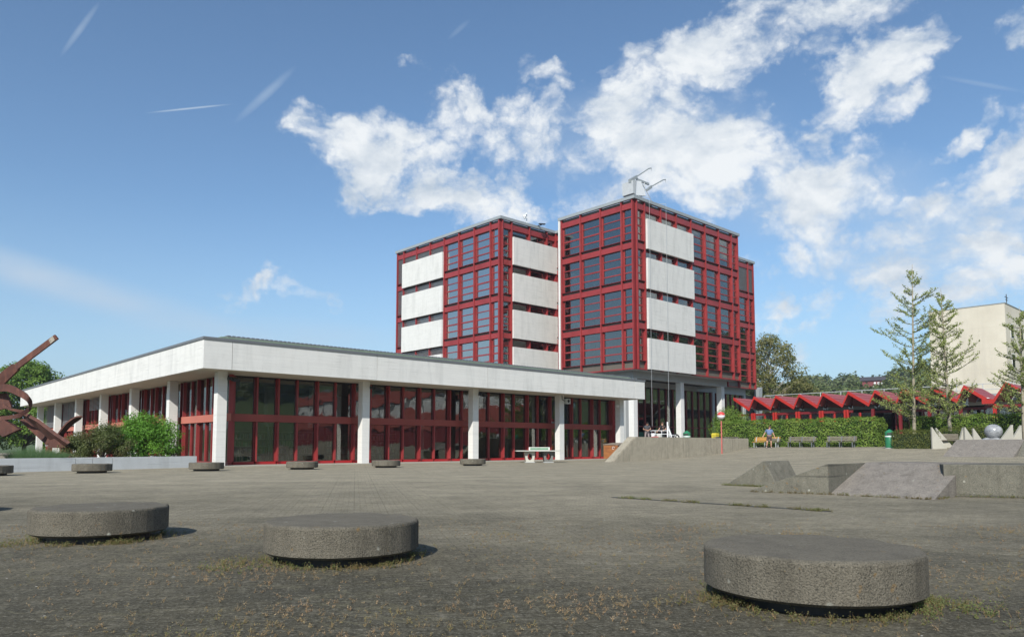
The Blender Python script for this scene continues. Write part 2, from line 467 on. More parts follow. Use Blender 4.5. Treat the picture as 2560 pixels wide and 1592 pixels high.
    t.set(color=base, rough=.95, normal=nrm, spec=.08)
    return t.m


M_FASC = white_concrete('white_concrete', (.66, .66, .63), .30)
M_PANEL = white_concrete('panel_concrete', (.63, .63, .60), .34)
M_COLUMN = white_concrete('column_concrete', (.70, .70, .67), .15)
M_GREYC = plain('grey_painted_concrete', (.36, .38, .38), .8, .08, .6)
M_SOFFIT = plain('soffit_concrete', (.52, .48, .40), .85, .08, .5)
M_RED = plain('red_steel_paint', (.25, .031, .031), .38, .16, .8)
M_REDD = plain('deep_red_paint', (.15, .012, .015), .4, .12, .8)
M_BAND = plain('faded_red_band', (.27, .050, .037), .55, .15, .5)
M_SPAN = plain('brown_spandrel', (.115, .098, .078), .55, .06, .5)
M_CAP = plain('grey_roof_metal', (.27, .30, .31), .45, .06, .5)
M_CAPD = plain('dark_roof_metal', (.13, .14, .15), .5, .08, .8)
M_GREEN = plain('green_patina_metal', (.20, .27, .19), .6, .15, 2)
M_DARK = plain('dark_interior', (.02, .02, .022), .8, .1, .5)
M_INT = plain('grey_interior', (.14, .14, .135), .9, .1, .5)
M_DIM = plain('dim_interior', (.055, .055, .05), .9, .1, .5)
M_BLIND = plain('aluminium_slats', (.30, .31, .32), .45, .06, 2)
M_BLACK = plain('black_plastic', (.02, .02, .022), .5, .1, 3)
M_STEEL = plain('galvanised_steel', (.42, .44, .45), .4, .08, 3)
M_WHITE = plain('white_metal_paint', (.75, .77, .78), .4, .05, 2)
M_GLASS = glass('tower_glass', (.42, .48, .48), .20, .0, .13)
M_GLASSL = glass('library_glass', (.60, .64, .62), .12, .10, .2)
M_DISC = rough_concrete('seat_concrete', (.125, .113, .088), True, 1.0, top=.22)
M_RAMP = rough_concrete('ramp_concrete', (.140, .133, .106), True, .8, forms=.5)
M_RAMP2 = rough_concrete('washed_aggregate', (.20, .18, .155), True, .55)
M_TRI = plain('pale_precast', (.38, .365, .31), .85, .1, 1.5, bump=.2)

# ============================================================ GROUND AND TERRAIN
SP = [(-999, 0), (36, 0), (39, .03), (44.4, .21), (47.5, .36), (50, .52), (53.7, .86), (57, .97), (60, 1.0), (999, 1.0)]


def terr(x, y):
    s = AV.x * x + AV.y * y
    h = float(np.interp(s, [p[0] for p in SP], [p[1] for p in SP]))
    t = (Vector((x, y, 0)) - O0).dot(BV)
    if t > -5.2:                                    # the library side stays level
        h *= max(0.0, 1 - (t + 5.2) / 2.0)
    r = math.hypot(x, y)
    if r > 150:
        az = math.degrees(math.atan2(x, y))
        k = min(1, (r - 150) / 250.0)
        k = k * k * (3 - 2 * k)
        top = np.interp(az, [-180, -90, -40, -15, 0, 12, 20, 26, 35, 50, 80, 130, 180], [12, 8, 7, 8, 12, 21, 27, 31, 36, 48, 60, 42, 12])
        h += k * top * (1 + .06 * math.sin(az * .9) + .04 * math.sin(az * 2.3 + 1))
        h += min(1, max(0, (r - 400) / 260)) * 8
    return h


def build_ground():
    def axis(dense0, dense1, step, far0, far1):
        a = list(np.arange(dense0, dense1, step))
        x = dense0; st = step
        lo = []
        while x > far0: st *= 1.25; x -= st; lo.append(x)
        x = a[-1]; st = step; hi = []
        while x < far1: st *= 1.25; x += st; hi.append(x)
        return lo[::-1] + a + hi
    xs = axis(-30, 70, 1.0, -1600, 1600); ys = axis(-6, 90, 1.0, -1500, 1800)
    vs = [(x, y, terr(x, y)) for y in ys for x in xs]
    n = len(xs)
    fs = [(j * n + i, j * n + i + 1, (j + 1) * n + i + 1, (j + 1) * n + i) for j in range(len(ys) - 1) for i in range(n - 1)]
    me = bpy.data.meshes.new('ground'); me.from_pydata(vs, [], fs)
    meadow = plain('meadow', (.075, .11, .028), .95, .35, .02, world=True)
    me.materials.append(ground_mat()); me.materials.append(meadow)
    idx = []
    for f in fs:
        c = sum((Vector(vs[i]) for i in f), Vector()) / 4
        idx.append(1 if math.hypot(c.x, c.y) > 140 else 0)
    me.polygons.foreach_set('material_index', idx)
    me.polygons.foreach_set('use_smooth', [True] * len(fs))
    structure(link('ground', me, None))


build_ground()

# raised terrace under the tower
m = MB().prism([(34.9, -4.9, -.3), (40.8, -4.9, -.3), (40.8, -.2, -.3), (110, -.2, -.3), (110, 40, -.3), (34.9, 40, -.3)], [(34.9, -4.9, 1.3), (40.8, -4.9, 1.3), (40.8, -.2, 1.3), (110, -.2, 1.3), (110, 40, 1.3), (34.9, 40, 1.3)])
structure(link('terrace', m, plain('terrace_paving', (.20, .19, .165), .9, .12, .5), None, O0, ROT))
# pale apron strip along the library glazing
m = MB().box(.8, 34.5, .9, 2.9, -.1, .035)
structure(link('pavement', m, plain('pale_paving', (.36, .34, .29), .9, .1, 1), None, O0, ROT))


# ============================================================ LIBRARY
def build_library():
    t = thing('library_building', 'low library building with white concrete fascia, white columns and red framed glazing', 'building', O0, ROT)
    HB, HT = 4.754, 6.15
    seams = [0, 1.39, 9.7, 18.01, 26.26, 33.37, 34.567]
    for i in range(len(seams) - 1):
        x0 = seams[i] + (.012 if i else 0); x1 = seams[i + 1] - (.012 if i < len(seams) - 2 else 0)
        link('fascia_panel', MB().box(x0, x1, 0, .22, HB, HT), M_FASC, t)
    ys = [.225, 16.0, 31.5, 46.34]
    for i in range(3):
        link('fascia_panel', MB().box(0, .22, ys[i] + (.008 if i else 0), ys[i + 1], HB, HT), M_FASC, t)
    link('fascia_panel', MB().box(34.345, 34.567, .225, 24, HB, HT), M_FASC, t)
    link('fascia_panel', MB().box(.225, 34.34, 46.12, 46.34, HB, HT), M_FASC, t)
    link('soffit', MB().box(.22, 34.345, .22, 3.1, HB + .03, HB + .2).box(.22, 2.5, 3.1, 46.1, HB + .03, HB + .2), M_SOFFIT, t)
    link('roof', MB().box(.22, 34.345, .22, 46.12, HT - .35, HT - .12), M_CAPD, t)
    link('ceiling', MB().box(2.5, 34.3, 3.1, 46.1, HB + .032, HB + .2), M_DIM, t)
    link('roof_edge', MB().box(-.05, 34.62, -.05, .3, HT + .003, HT + .13).box(-.05, .3, .3, 46.4, HT + .003, HT + .13).box(34.3, 34.62, .3, 24, HT + .003, HT + .13), M_CAPD, t)
    # low ribbed skylight kerb set back on the roof
    sk = MB(); sk.box(1.2, 34.0, 1.0, 3.0, HT - .1, 6.50)
    link('skylight_kerb', sk, M_GREEN, t)
    sk = MB()
    for k in range(130):
        x = 1.55 + k * .25; sk.box(x, x + .16, 1.05, 2.9, 6.505, 6.60)
    o = link('skylight_rib', sk, M_CAPD, t); stuff(o)
    cx = [1.3, 9.7, 18.04, 26.3, 33.3]
    cy = [1.5, 8.72, 16.08, 23.38, 30.7, 38.1, 45.4]
    col = MB().box(0, .48, 0, .48, -.05, HB + .03).mesh('column')
    for x in cx: link('column', col, M_COLUMN, t, (x, 1.5, 0))
    for y in cy[1:]: link('column', col, M_COLUMN, t, (1.3, y, 0))
    # glazing of the front, plane Y = 2.3
    wides = (3.91, 5.13, 7.51, 9.91, 12.32, 14.69, 17.11, 19.4, 21.9, 24.28, 26.65, 29.04, 31.42, 33.73)
    thins = (1.9, 2.69, 6.29, 8.69, 11.07, 13.45, 15.87, 18.2, 20.57, 22.97, 25.37, 27.8, 30.1, 32.41)
    thinm = MB().box(-.05, .05, -.12, .12, 0, 1).mesh('mullion'); widem = MB().box(-.045, .045, -.22, .16, 0, 1).box(-.09, .09, -.02, .16, 0, 1).mesh('mullion')
    rows = [(.2, 2.32), (2.71, HB - .02)]
    xs = sorted(wides + thins); kind = {p: p in wides for p in xs}; GY = 2.92
    for x in xs:
        for (z0, z1) in rows:
            o = link('mullion', widem if kind[x] else thinm, M_RED, t, (x, GY, z0)); o.scale = (1, 1, z1 - z0)
    for i in range(len(xs) - 1):
        w = xs[i + 1] - xs[i] - .1
        for (z0, z1) in rows:
            dz = 0.0
            o = link('pane', MB().box(0, w, -.006, .006, 0, z1 - z0), M_GLASSL, t, (xs[i] + .05, GY + .04, z0))
            o.rotation_euler = (R(random.uniform(-.35, .35)), 0, R(random.uniform(-.25, .25)))
    edges = [1.7, 9.7, 10.2, 18.04, 18.54, 26.3, 26.8, 33.0]
    bays = [(1.8, 9.65), (9.66, 18.0), (18.01, 26.25), (26.26, 33.8)]
    for (x0, x1) in bays:
        link('transom_beam', MB().box(x0, x1, 2.66, 2.9, 2.335, 2.73), M_BAND, t)
    # base rail in lengths between the mullions
    for i in range(len(xs) - 1):
        link('base_rail', MB().box(xs[i] + .051, xs[i + 1] - .051, 2.82, 3.04, .04, .19), plain('bright_red_rail', (.36, .016, .02), .35, .1, 1), t)
    link('head_rail', MB().box(1.8, 33.8, 2.94, 3.06, HB - .07, HB + .01), M_DARK, t)
    # glazing of the long side, plane X = 2.2
    for b in range(6):
        y0 = cy[b] + .48; y1 = cy[b + 1]
        link('transom_beam', MB().box(2.0, 2.2, y0 - .02, y1 + .02, 2.32, 2.71), plain('salmon_band', (.42, .135, .095), .6, .1, .5), t)
        link('base_rail', MB().box(2.1, 2.3, y0, y1, .04, .19), M_RED, t)
        n = 6
        for k in range(n + 1):
            y = y0 + (y1 - y0) * k / n
            for (z0, z1) in rows:
                link('mullion', MB().box(2.14 if k % 2 else 2.06, 2.3, y - .035, y + .035, z0, z1), M_RED, t)
        for k in range(n):
            ya = y0 + (y1 - y0) * k / n + .05; yb = y0 + (y1 - y0) * (k + 1) / n - .05
            for (z0, z1) in rows:
                link('pane', MB().box(2.24, 2.252, ya, yb, z0, z1), M_GLASSL, t)
        if b >= 3:
            bl = MB(); zb = 2.75 if b >= 4 else 3.75
            z = HB - .06
            while z > zb: bl.box(1.86, 1.94, y0 + (.1 if b > 3 else 1.2), y1 - (.1 if b > 3 else 1.6), z - .035, z); z -= .095
            if b >= 4:
                z = 2.28
                while z > 1.0: bl.box(1.86, 1.94, y0 + .1, y0 + (y1 - y0) * (.9 if b == 5 else .4), z - .035, z); z -= .095
            link('venetian_blind', bl, M_BLIND, t)
    # inside
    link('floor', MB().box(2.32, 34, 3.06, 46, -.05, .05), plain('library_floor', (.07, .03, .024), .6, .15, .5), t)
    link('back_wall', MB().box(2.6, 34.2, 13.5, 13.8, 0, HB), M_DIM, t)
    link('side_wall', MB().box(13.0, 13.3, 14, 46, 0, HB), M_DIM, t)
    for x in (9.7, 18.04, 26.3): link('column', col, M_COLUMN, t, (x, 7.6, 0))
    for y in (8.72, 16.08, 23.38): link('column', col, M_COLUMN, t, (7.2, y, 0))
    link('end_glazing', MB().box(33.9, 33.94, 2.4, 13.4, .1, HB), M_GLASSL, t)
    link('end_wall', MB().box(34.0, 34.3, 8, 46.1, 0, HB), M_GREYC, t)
    # lamps and boxes fixed to the columns
    for x in (1.78, 10.18, 18.52):
        o = link('floodlight', MB().box(-.02, .1, -.2, .2, -.08, .08).box(.0, .35, -.12, .05, -.02, .02).prism([(.2, -.22, -.16), (.55, -.22, -.16), (.55, .1, -.1), (.2, .1, -.1)], [(.2, -.22, .0), (.55, -.22, .0), (.55, .1, .12), (.2, .1, .12)]), M_BLACK, t, (x, 1.45, 4.45))
    o = link('loudspeaker', MB().box(0, .42, -.3, .0, -.2, .18), plain('speaker_grey', (.5, .52, .5), .5, .05, 2), t, (26.85, 1.6, 4.35))
    link('speaker_cone', MB().tube([(.21, -.30, 0), (.21, -.33, 0)], [.12, .09], 16), M_BLACK, o)
    link('bracket', MB().tube([(-.3, -.1, .45), (-.32, -.16, .1), (-.1, -.2, 0)], .025, 6), M_BLACK, o)
    link('bulkhead_lamp', MB().lathe([(.0, -.12), (.12, -.1), (.16, 0), (.12, .1), (0, .12)], 14), M_WHITE, t, (33.26, 1.75, 4.25))


build_library()


def bookshelf(x0, x1, y, label):
    t = thing('bookshelf', label, 'bookshelf', G(x0, y, .05), ROT, 'bookshelves behind the library glass')
    w = x1 - x0
    wood = plain('dark_shelf_wood', (.05, .045, .04), .6, .1, 2)
    link('shelf_frame', MB().box(0, .04, 0, .32, 0, 2.1).box(w - .04, w, 0, .32, 0, 2.1).box(.04, w - .04, .29, .32, 0, 2.1), wood, t)
    cols = [plain('book_green', (.03, .12, .05), .6, .2, 2), plain('book_cream', (.34, .33, .27), .6, .2, 2), plain('book_blue', (.03, .07, .10), .6, .2, 2),
            plain('book_red', (.2, .03, .02), .6, .2, 2), plain('book_black', (.03, .03, .03), .6, .2, 2)]
    for k in range(5):
        z = .1 + k * .42
        link('shelf', MB().box(.045, w - .045, 0, .285, z, z + .03), plain('shelf_edge', (.33, .33, .3), .6, .1, 2), t)
        if k == 4: continue
        mb = MB(); fm = []; x = .06
        while x < w - .12:
            bw = random.uniform(.03, .07); h = random.uniform(.22, .34)
            if random.random() > .1:
                mb.box(x, x + bw, .04, .25, z + .032, z + .03 + h); c = int(min(4, abs(random.gauss(0, 1.7)))) if x < w * .6 else random.randrange(5); fm += [c] * 6
            x += bw + .004
        me = mb.mesh('book_row')
        for c in cols: me.materials.append(c)
        me.polygons.foreach_set('material_index', fm)
        stuff(link('book_row', me, None, t))


bookshelf(2.7, 5.6, 5.0, 'bookshelf with green spines behind the glass beside the corner column')
bookshelf(5.9, 8.9, 5.2, 'bookshelf with pale spines behind the glass, middle of the first bay')
bookshelf(9.3, 12.0, 5.0, 'bookshelf behind the glass just past the second front column')
bookshelf(12.6, 15.4, 6.5, 'dark bookshelf far back behind the glass of the second bay')


# ============================================================ TOWER
def face_map(kind, c):
    """(s along the face, d inward, z) -> tower coordinates"""
    if kind == 'L': return lambda s, d, z: (c + d, s, z)        # faces -X
    return lambda s, d, z: (s, c + d, z)                        # faces -Y


ST = [25.15, 21.05, 16.95, 12.86]                                # underside of each beam
WIN_H = 3.22


def build_tower():
    T = Vector((12.354, 73.0, 0))
    t = thing('tower_building', 'four storey red steel and glass tower block with white concrete panels standing on columns', 'building', T, ROT)
    cache = {}

    def facade(kind, c, posts, cover=None, louver=(), nobase=False, top_only_cover=True, flip_corner=False):
        """cover=(s0,s1): concrete panels over that stretch; louver: set of (bay, storey) with slats"""
        fm = face_map(kind, c)
        for i, p in enumerate(posts):
            key = ('post', kind)
            if key not in cache:
                cache[key] = MB(face_map(kind, 0)).box(-.07, .07, -.12, .24, 8.72, 26.16).mesh('post')
            link('post', cache[key], M_RED, t, fm(p, 0, 0))
        for i in range(len(posts) - 1):
            s0, s1 = posts[i] + .07, posts[i + 1] - .07
            w = round(s1 - s0, 2)
            covered = cover and s0 > cover[0] - .2 and s1 < cover[1] + .2
            link('top_spandrel', MB(fm).box(s0 + .002, s1 - .002, .14, .24, 25.74, 26.06), M_SPAN, t)
            for k, zb in enumerate(ST):
                if k == 0 or not covered:
                    key = ('beam', kind, w)
                    if key not in cache: cache[key] = MB(face_map(kind, 0)).box(.002, w - .002, -.03, .235, 0, .57).mesh('beam')
                    link('beam', cache[key], M_RED, t, fm(s0, 0, zb + .001))
                # window unit
                zt = zb
                if (i, k) in louver or (i, -1) in louver:
                    lo = zb - (.85 if covered else WIN_H)
                    if covered or (i, k) in louver or (i, -1) in louver:
                        key = ('louver', kind, w, covered)
                        if key not in cache:
                            lm = MB(face_map(kind, 0)); z = -.04
                            hh = .82 if covered else WIN_H - .03
                            while z > -hh:
                                lm.add([(0, .06, z), (w, .06, z), (w, .13, z - .05), (0, .13, z - .05)], [(0, 1, 2, 3)])
                                lm.add([(0, .06, z), (w, .06, z), (w, .06, z - .012), (0, .06, z - .012)], [(0, 1, 2, 3)])
                                z -= .085
                            cache[key] = lm.mesh('louver')
                        link('louver', cache[key], M_BLIND, t, fm(s0, 0, zt))
                if covered:
                    key = ('winS', kind, w)
                    if key not in cache:
                        f = MB(face_map(kind, 0)); f.box(.0, .05, .18, .26, -.86, 0).box(w - .14, w, .18, .26, -.86, 0).box(.05, w - .14, .18, .26, -.86, -.78).box(.05, w - .14, .18, .26, -.06, 0)
                        f.box(-.07, w + .07, -.06, .26, -.93, -.865)
                        p = MB(face_map(kind, 0)).box(.05, w - .14, .215, .225, -.78, -.06)
                        cache[key] = (f.mesh('window'), p.mesh('pane'))
                    o = link('window', cache[key][0], M_RED, t, fm(s0, 0, zt)); link('pane', cache[key][1], M_GLASS, o)
                else:
                    key = ('win', kind, w)
                    if key not in cache:
                        f = MB(face_map(kind, 0)); a0, a1 = (.02, w - .10) if kind == 'L' else (.02, w - .10)
                        a0 = .02; a1 = w - (.10 if w > .8 else .02)
                        rows = [(-WIN_H, -2.50), (-2.38, -1.72), (-1.57, -.86), (-.77, -.02)]
                        f.box(0, a0 + .05, .17, .26, -WIN_H, 0).box(a1 - .05, w, .17, .26, -WIN_H, 0)
                        for (z0, z1) in ((-2.50, -2.38), (-1.72, -1.57), (-.86, -.77)): f.box(a0 + .05, a1 - .05, .15, .25, z0, z1)
                        ps = [MB(face_map(kind, 0)).box(a0 + .05, a1 - .05, .21, .22, z0, z1).mesh('pane') for z0, z1 in rows]
                        cache[key] = (f.mesh('window'), ps)
                    o = link('window', cache[key][0], M_RED, t, fm(s0, 0, zt))
                    for pm in cache[key][1]:
                        q = link('pane', pm, M_GLASS, o)
                        q.rotation_euler = (R(random.uniform(-.3, .3)) if kind != 'L' else 0, R(random.uniform(-.3, .3)) if kind == 'L' else 0, 0)
                    key = ('ledge', kind, w)
                    if key not in cache: cache[key] = MB(face_map(kind, 0)).box(0.002, w - .002, -.11, .25, -WIN_H - .05, -WIN_H).mesh('sill')
                    link('sill', cache[key], M_REDD, t, fm(s0, 0, zt))
                    z1 = zt - WIN_H - .052; z0 = ST[k + 1] + .575 if k < 3 else 8.86
                    link('spandrel', MB(fm).box(s0 + .003, s1 - .003, .16, .24, z0, z1), M_SPAN, t)
                    if k == 3: link('base_rail', MB(fm).box(s0 + .003, s1 - .003, .0, .24, 8.73, 8.857), M_RED, t)
        if cover:
            zs = [(24.31, 21.19), (20.23, 17.05), (16.11, 12.93), (11.96, 8.80)]
            for (z1, z0) in zs:
                link('concrete_panel', MB(fm).box(cover[0], cover[1], -.34, -.09, z0, z1), M_PANEL, t)

    p1 = [.2, 1.6, 4.42, 7.24, 10.05]
    facade('L', 0.0, p1)
    p2 = [.38, 1.68, 4.48, 7.28, 10.08, 12.88, 15.66, 18.46, 19.82]
    facade('F', 0.0, p2, cover=(1.78, 10.1))
    # second block, further left and back
    dx, dy = -5.47, 14.14
    p3 = [dy + v for v in (.22, 1.66, 4.48, 7.3, 10.12, 12.96, 15.8, 18.64, 20.06)]
    facade('L', dx, p3, cover=(dy + 10.14, dy + 18.58), louver={(4, 0), (4, 1), (4, 2), (4, 3), (5, 0), (5, 1), (5, 2), (5, 3), (6, 0), (6, 1), (6, 2), (6, 3), (7, -1)})
    p4 = [dx + v for v in (.25, 1.64, 4.42, 7.24, 8.64)]
    facade('F', dy, p4, cover=(dx + 1.68, dx + 8.72))
    facade('L', 3.2, [10.45, 11.7, 12.9, 13.95])
    # third block behind on the right
    facade('F', 5.6, [20.9, 23.7, 26.5, 29.3, 32.1, 33.5], louver={(0, 0), (1, 0), (2, 0), (3, 0), (4, 0)})
    # corner mullions of the two main corners
    for (cx, cy) in ((.08, .08), (dx + .08, dy + .08)):
        link('corner_post', MB().box(cx - .02, cx + .22, cy - .02, cy + .22, 8.72, 26.05), M_REDD, t)
    # end walls, roofs and caps
    link('end_wall', MB().box(-.18, 20.0, 10.18, 10.42, 8.75, 26.1), M_FASC, t)
    link('end_wall', MB().box(19.95, 20.15, .2, 10.1, 8.75, 26.1), M_RED, t)
    link('end_wall', MB().box(33.58, 33.7, 5.7, 20, 8.75, 26.1), M_RED, t)
    link('end_wall', MB().box(dx, 3.2, dy + 20.15, dy + 20.35, 0, 26.1), M_INT, t)
    caps = [(-.22, 20.1, -.22, 10.45), (dx - .22, 3.1, dy - .22, dy + 20.35), (20.12, 33.75, 5.38, 24), (3.0, 20.1, 10.47, 30)]
    for i, (x0, x1, y0, y1) in enumerate(caps):
        link('roof', MB().box(x0 + .5, x1 - .5, y0 + .5, y1 - .5, 25.9, 26.1), M_CAPD, t)
        z0, z1 = 26.065, 26.38
        m_ = MB()
        m_.box(x0, x1, y0, y0 + .3, z0, z1).box(x0, x0 + .3, y0 + .3, y1, z0, z1).box(x1 - .3, x1, y0 + .3, y1, z0, z1).box(x0 + .3, x1 - .3, y1 - .3, y1, z0, z1)
        link('roof_edge', m_, M_CAP, t)
    # floors and cores
    for (x0, x1, y0, y1) in ((.75, 19.7, .75, 10.1), (dx + .75, 2.9, dy + .75, dy + 19.9), (20.3, 33.2, 6.3, 20), (3.9, 20, 10.5, 24)):
        for zb in ST: link('floor_slab', MB().box(x0, x1, y0, y1, zb - .1, zb + .45), M_INT, t)
        link('floor_slab', MB().box(x0, x1, y0, y1, 8.77, 9.2), M_INT, t)
        link('core', MB().box(x0 + 4.2, x1 - .8, y0 + 4.2, y1 - .5, 8.8, 26), M_INT, t)
    for z in ST[:4]:
        link('stair_flight', MB().prism([(dx + 1.2, dy + 8.1, z - 3.3), (dx + 1.2, dy + 9.9, z - 3.3), (dx + 2.0, dy + 9.9, z - 3.3), (dx + 2.0, dy + 8.1, z - 3.3)],
                                         [(dx + 1.2, dy + 7.6, z - .4), (dx + 1.2, dy + 8.0, z - .4), (dx + 2.0, dy + 8.0, z - .4), (dx + 2.0, dy + 7.6, z - .4)]), M_FASC, t)
        link('stair_flight', MB().prism([(1.0, 8.0, z - 3.3), (1.0, 9.2, z - 3.3), (1.8, 9.2, z - 3.3), (1.8, 8.0, z - 3.3)],
                                         [(1.0, 9.4, z - .3), (1.0, 9.7, z - .3), (1.8, 9.7, z - .3), (1.8, 9.4, z - .3)]), M_FASC, t)
    # transfer slab and columns
    link('transfer_beam', MB().box(1.5, 19.4, 1.5, 2.1, 8.03, 8.74).box(1.5, 2.1, 2.1, 10.4, 8.03, 8.74).box(18.8, 19.4, 2.1, 9.9, 8.03, 8.74), M_GREYC, t)
    link('soffit', MB().box(.1, 19.9, .1, 10.2, 8.745, 8.77).box(20.2, 33.4, 5.9, 20, 8.745, 8.77).box(dx, 3.2, dy, dy + 20, 8.745, 8.77), M_GREYC, t)
    link('ceiling', MB().box(2.1, 18.8, 2.1, 10.4, 8.3, 8.35), M_DARK, t)
    for (x, y) in ((1.5, 1.5), (9.85, 1.5), (18.15, 1.5), (2.6, 3.4)):
        link('column', MB().box(x, x + .65, y, y + .65, -.2, 8.04), M_COLUMN if y < 2 else M_GREYC, t)
    link('parapet_block', MB().box(-6.0, -.4, 9.6, 10.1, 6.0, 9.3), M_FASC, t)
    link('end_wall', MB().box(-5.4, -5.0, 14.2, 33, 0, 8.74), M_GREYC, t)
    # ground floor glazing, set back
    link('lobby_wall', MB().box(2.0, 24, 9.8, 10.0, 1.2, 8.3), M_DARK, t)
    for i in range(15):
        x = 3.2 + i * 1.35
        link('mullion', MB().box(x - .06, x + .06, 5.35, 5.65, 1.2, 7.7), M_REDD, t)
        if i < 14: link('pane', MB().box(x + .06, x + 1.29, 5.5, 5.512, 1.2, 7.65), M_GLASSL, t)
    link('transom_beam', MB().box(3.2, 22.1, 5.40, 5.6, 3.2, 3.3), M_REDD, t)
    link('lobby_beam', MB().box(2.8, 19.4, 5.3, 5.7, 7.7, 8.3).box(19.4, 32.6, 6.6, 7.0, 7.9, 8.75), M_GREYC, t)
    link('lobby_column', MB().box(22.3, 22.8, 5.3, 5.8, 1.2, 7.8), M_GREYC, t); link('lobby_column', MB().box(32.1, 32.6, 6.6, 7.0, 1.2, 7.9), M_GREYC, t)
    for i in range(7):
        x = 24.2 + i * 1.2; link('mullion', MB().box(x - .06, x + .06, 6.65, 6.9, 1.2, 7.9), M_REDD, t)
        link('pane', MB().box(x + .06, x + 1.14, 6.8, 6.812, 1.2, 7.9), M_GLASSL, t)
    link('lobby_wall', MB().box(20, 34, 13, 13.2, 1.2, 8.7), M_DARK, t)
    link('stair_wall', MB().box(33.0, 37.5, 8.0, 8.3, 1.2, 8.1), M_BLACK, t)
    link('vent_cowl', MB().prism([(36.9, 7.2, 1.2), (37.8, 7.2, 1.2), (37.8, 7.9, 1.2), (36.9, 7.9, 1.2)], [(37.3, 7.2, 9.0), (38.3, 7.2, 9.4), (38.3, 7.9, 9.4), (37.3, 7.9, 9.0)]), M_CAP, t)
    return T, t


TW, TOWER = build_tower()


def Tq(X, Y, z=0.0): return TW + AV * X + BV * Y + Vector((0, 0, z))


# roof crane (facade maintenance unit)
t = thing('roof_crane', 'grey window cleaning crane with two raised arms on the tower roof corner', 'crane', Tq(.75, .5, 26.0), ROT)
t.scale = (.86, .62, .86)
link('body', MB().prism([(.1, .0, .9), (2.3, .0, 1.3), (2.3, 2.0, 1.3), (.1, 2.0, .9)], [(.3, 0, 2.7), (1.4, 0, 2.9), (1.4, 2.0, 2.9), (.3, 2.0, 2.7)]), M_WHITE, t)
link('side_plate', MB().prism([(-.35, -.15, 1.0), (.1, -.15, .95), (.1, 2.1, .95), (-.35, 2.1, 1.0)], [(-.35, -.15, 2.55), (.3, -.15, 2.75), (.3, 2.1, 2.75), (-.35, 2.1, 2.55)]), M_STEEL, t)
link('cross_beam', MB().box(.9, 3.3, .3, .55, 2.95, 3.2).box(.9, 3.3, 1.5, 1.75, 2.95, 3.2), M_CAP, t)
link('arm', MB().prism([(-.4, .2, 2.35), (-.4, .7, 2.35), (.9, .7, 3.2), (.9, .2, 3.2)], [(-.5, .2, 2.75), (-.5, .7, 2.75), (.8, .7, 3.55), (.8, .2, 3.55)]).tube([(.8, .45, 3.35), (3.2, .3, 5.0), (3.75, .3, 5.2)], .075, 6).tube([(3.75, .3, 5.2), (3.75, .3, 4.85)], .03, 5), M_CAP, t)
link('arm', MB().prism([(2.5, -.2, 1.9), (2.5, .2, 1.9), (3.4, .2, 2.5), (3.4, -.2, 2.5)], [(2.4, -.2, 2.15), (2.4, .2, 2.15), (3.3, .2, 2.85), (3.3, -.2, 2.85)]).tube([(3.35, 0, 2.7), (5.9, 0, 4.2), (6.4, 0, 4.35)], .075, 6).tube([(6.4, 0, 4.35), (6.4, 0, 4.0)], .03, 5), M_CAP, t)
link('strut', MB().tube([(2.1, .1, 2.9), (2.1, .1, 1.5)], .07, 6).tube([(1.4, .0, 2.8), (3.8, .1, .7)], .05, 6), M_STEEL, t)
link('base_frame', MB().prism([(.8, 0, .75), (3.9, 0, .5), (3.9, 1.9, .5), (.8, 1.9, .75)], [(.8, 0, .95), (3.9, 0, .7), (3.9, 1.9, .7), (.8, 1.9, .95)]).tube([(3.9, .1, .85), (4.0, .1, .2)], .07, 6), M_WHITE, t)
link('wheel_mast', MB().lathe([(.33, 0), (.36, .3), (.2, .48), (.14, .55), (.14, .9)], 12, (.8, .3)), M_WHITE, t)

t = thing('security_camera', 'white dome camera on a short pole above the left tower block roof', 'camera', Tq(-5.47 + 4.3, 14.14 + .3, 26.3), ROT)
link('pole', MB().tube([(0, 0, 0), (0, 0, 1.5)], .05, 8), M_WHITE, t)
link('arm', MB().tube([(0, 0, 1.2), (-.2, -.1, 1.25), (-.4, -.1, 1.1)], .06, 6), M_WHITE, t)
link('dome', MB().lathe([(.02, .62), (.1, .66), (.15, .78), (.2, .85), (.2, .98), (.1, 1.1), (.03, 1.12)], 12, (-.42, -.1)), M_WHITE, t)
t = thing('roof_spotlight', 'dark flat spotlight reaching over the roof edge of the left tower block', 'lamp', Tq(-5.47 + 5.7, 14.14 - .2, 26.38), ROT)
link('arm', MB().box(-.05, .05, -.5, .3, 0, .08), M_BLACK, t)
link('head', MB().prism([(-.45, -.7, .0), (.45, -.7, .12), (.45, -.45, .12), (-.45, -.45, .0)], [(-.45, -.7, .1), (.45, -.7, .24), (.45, -.45, .24), (-.45, -.45, .1)]), M_BLACK, t)

for k, (x, zt, lab) in enumerate(((1.86, 27.4, 'left hanging steel cable running down the concrete panels near the tower corner'), (4.75, 30.3, 'right hanging steel cable running down the middle of the concrete panels'))):
    o = link('cable', MB().tube([Tq(x, -.55, 26.5 if k == 0 else 26.4), Tq(x + .02, -.5, 3.0)], .013, 5).tube([Tq(x, -.55, 26.45), Tq(x, .6, 26.75)], .022, 5), M_STEEL)
    tag(o, lab, 'cable', 'cables of the cleaning cradle')

# ============================================================ CANOPY ROW (red folded roofs)
FOLDS = []


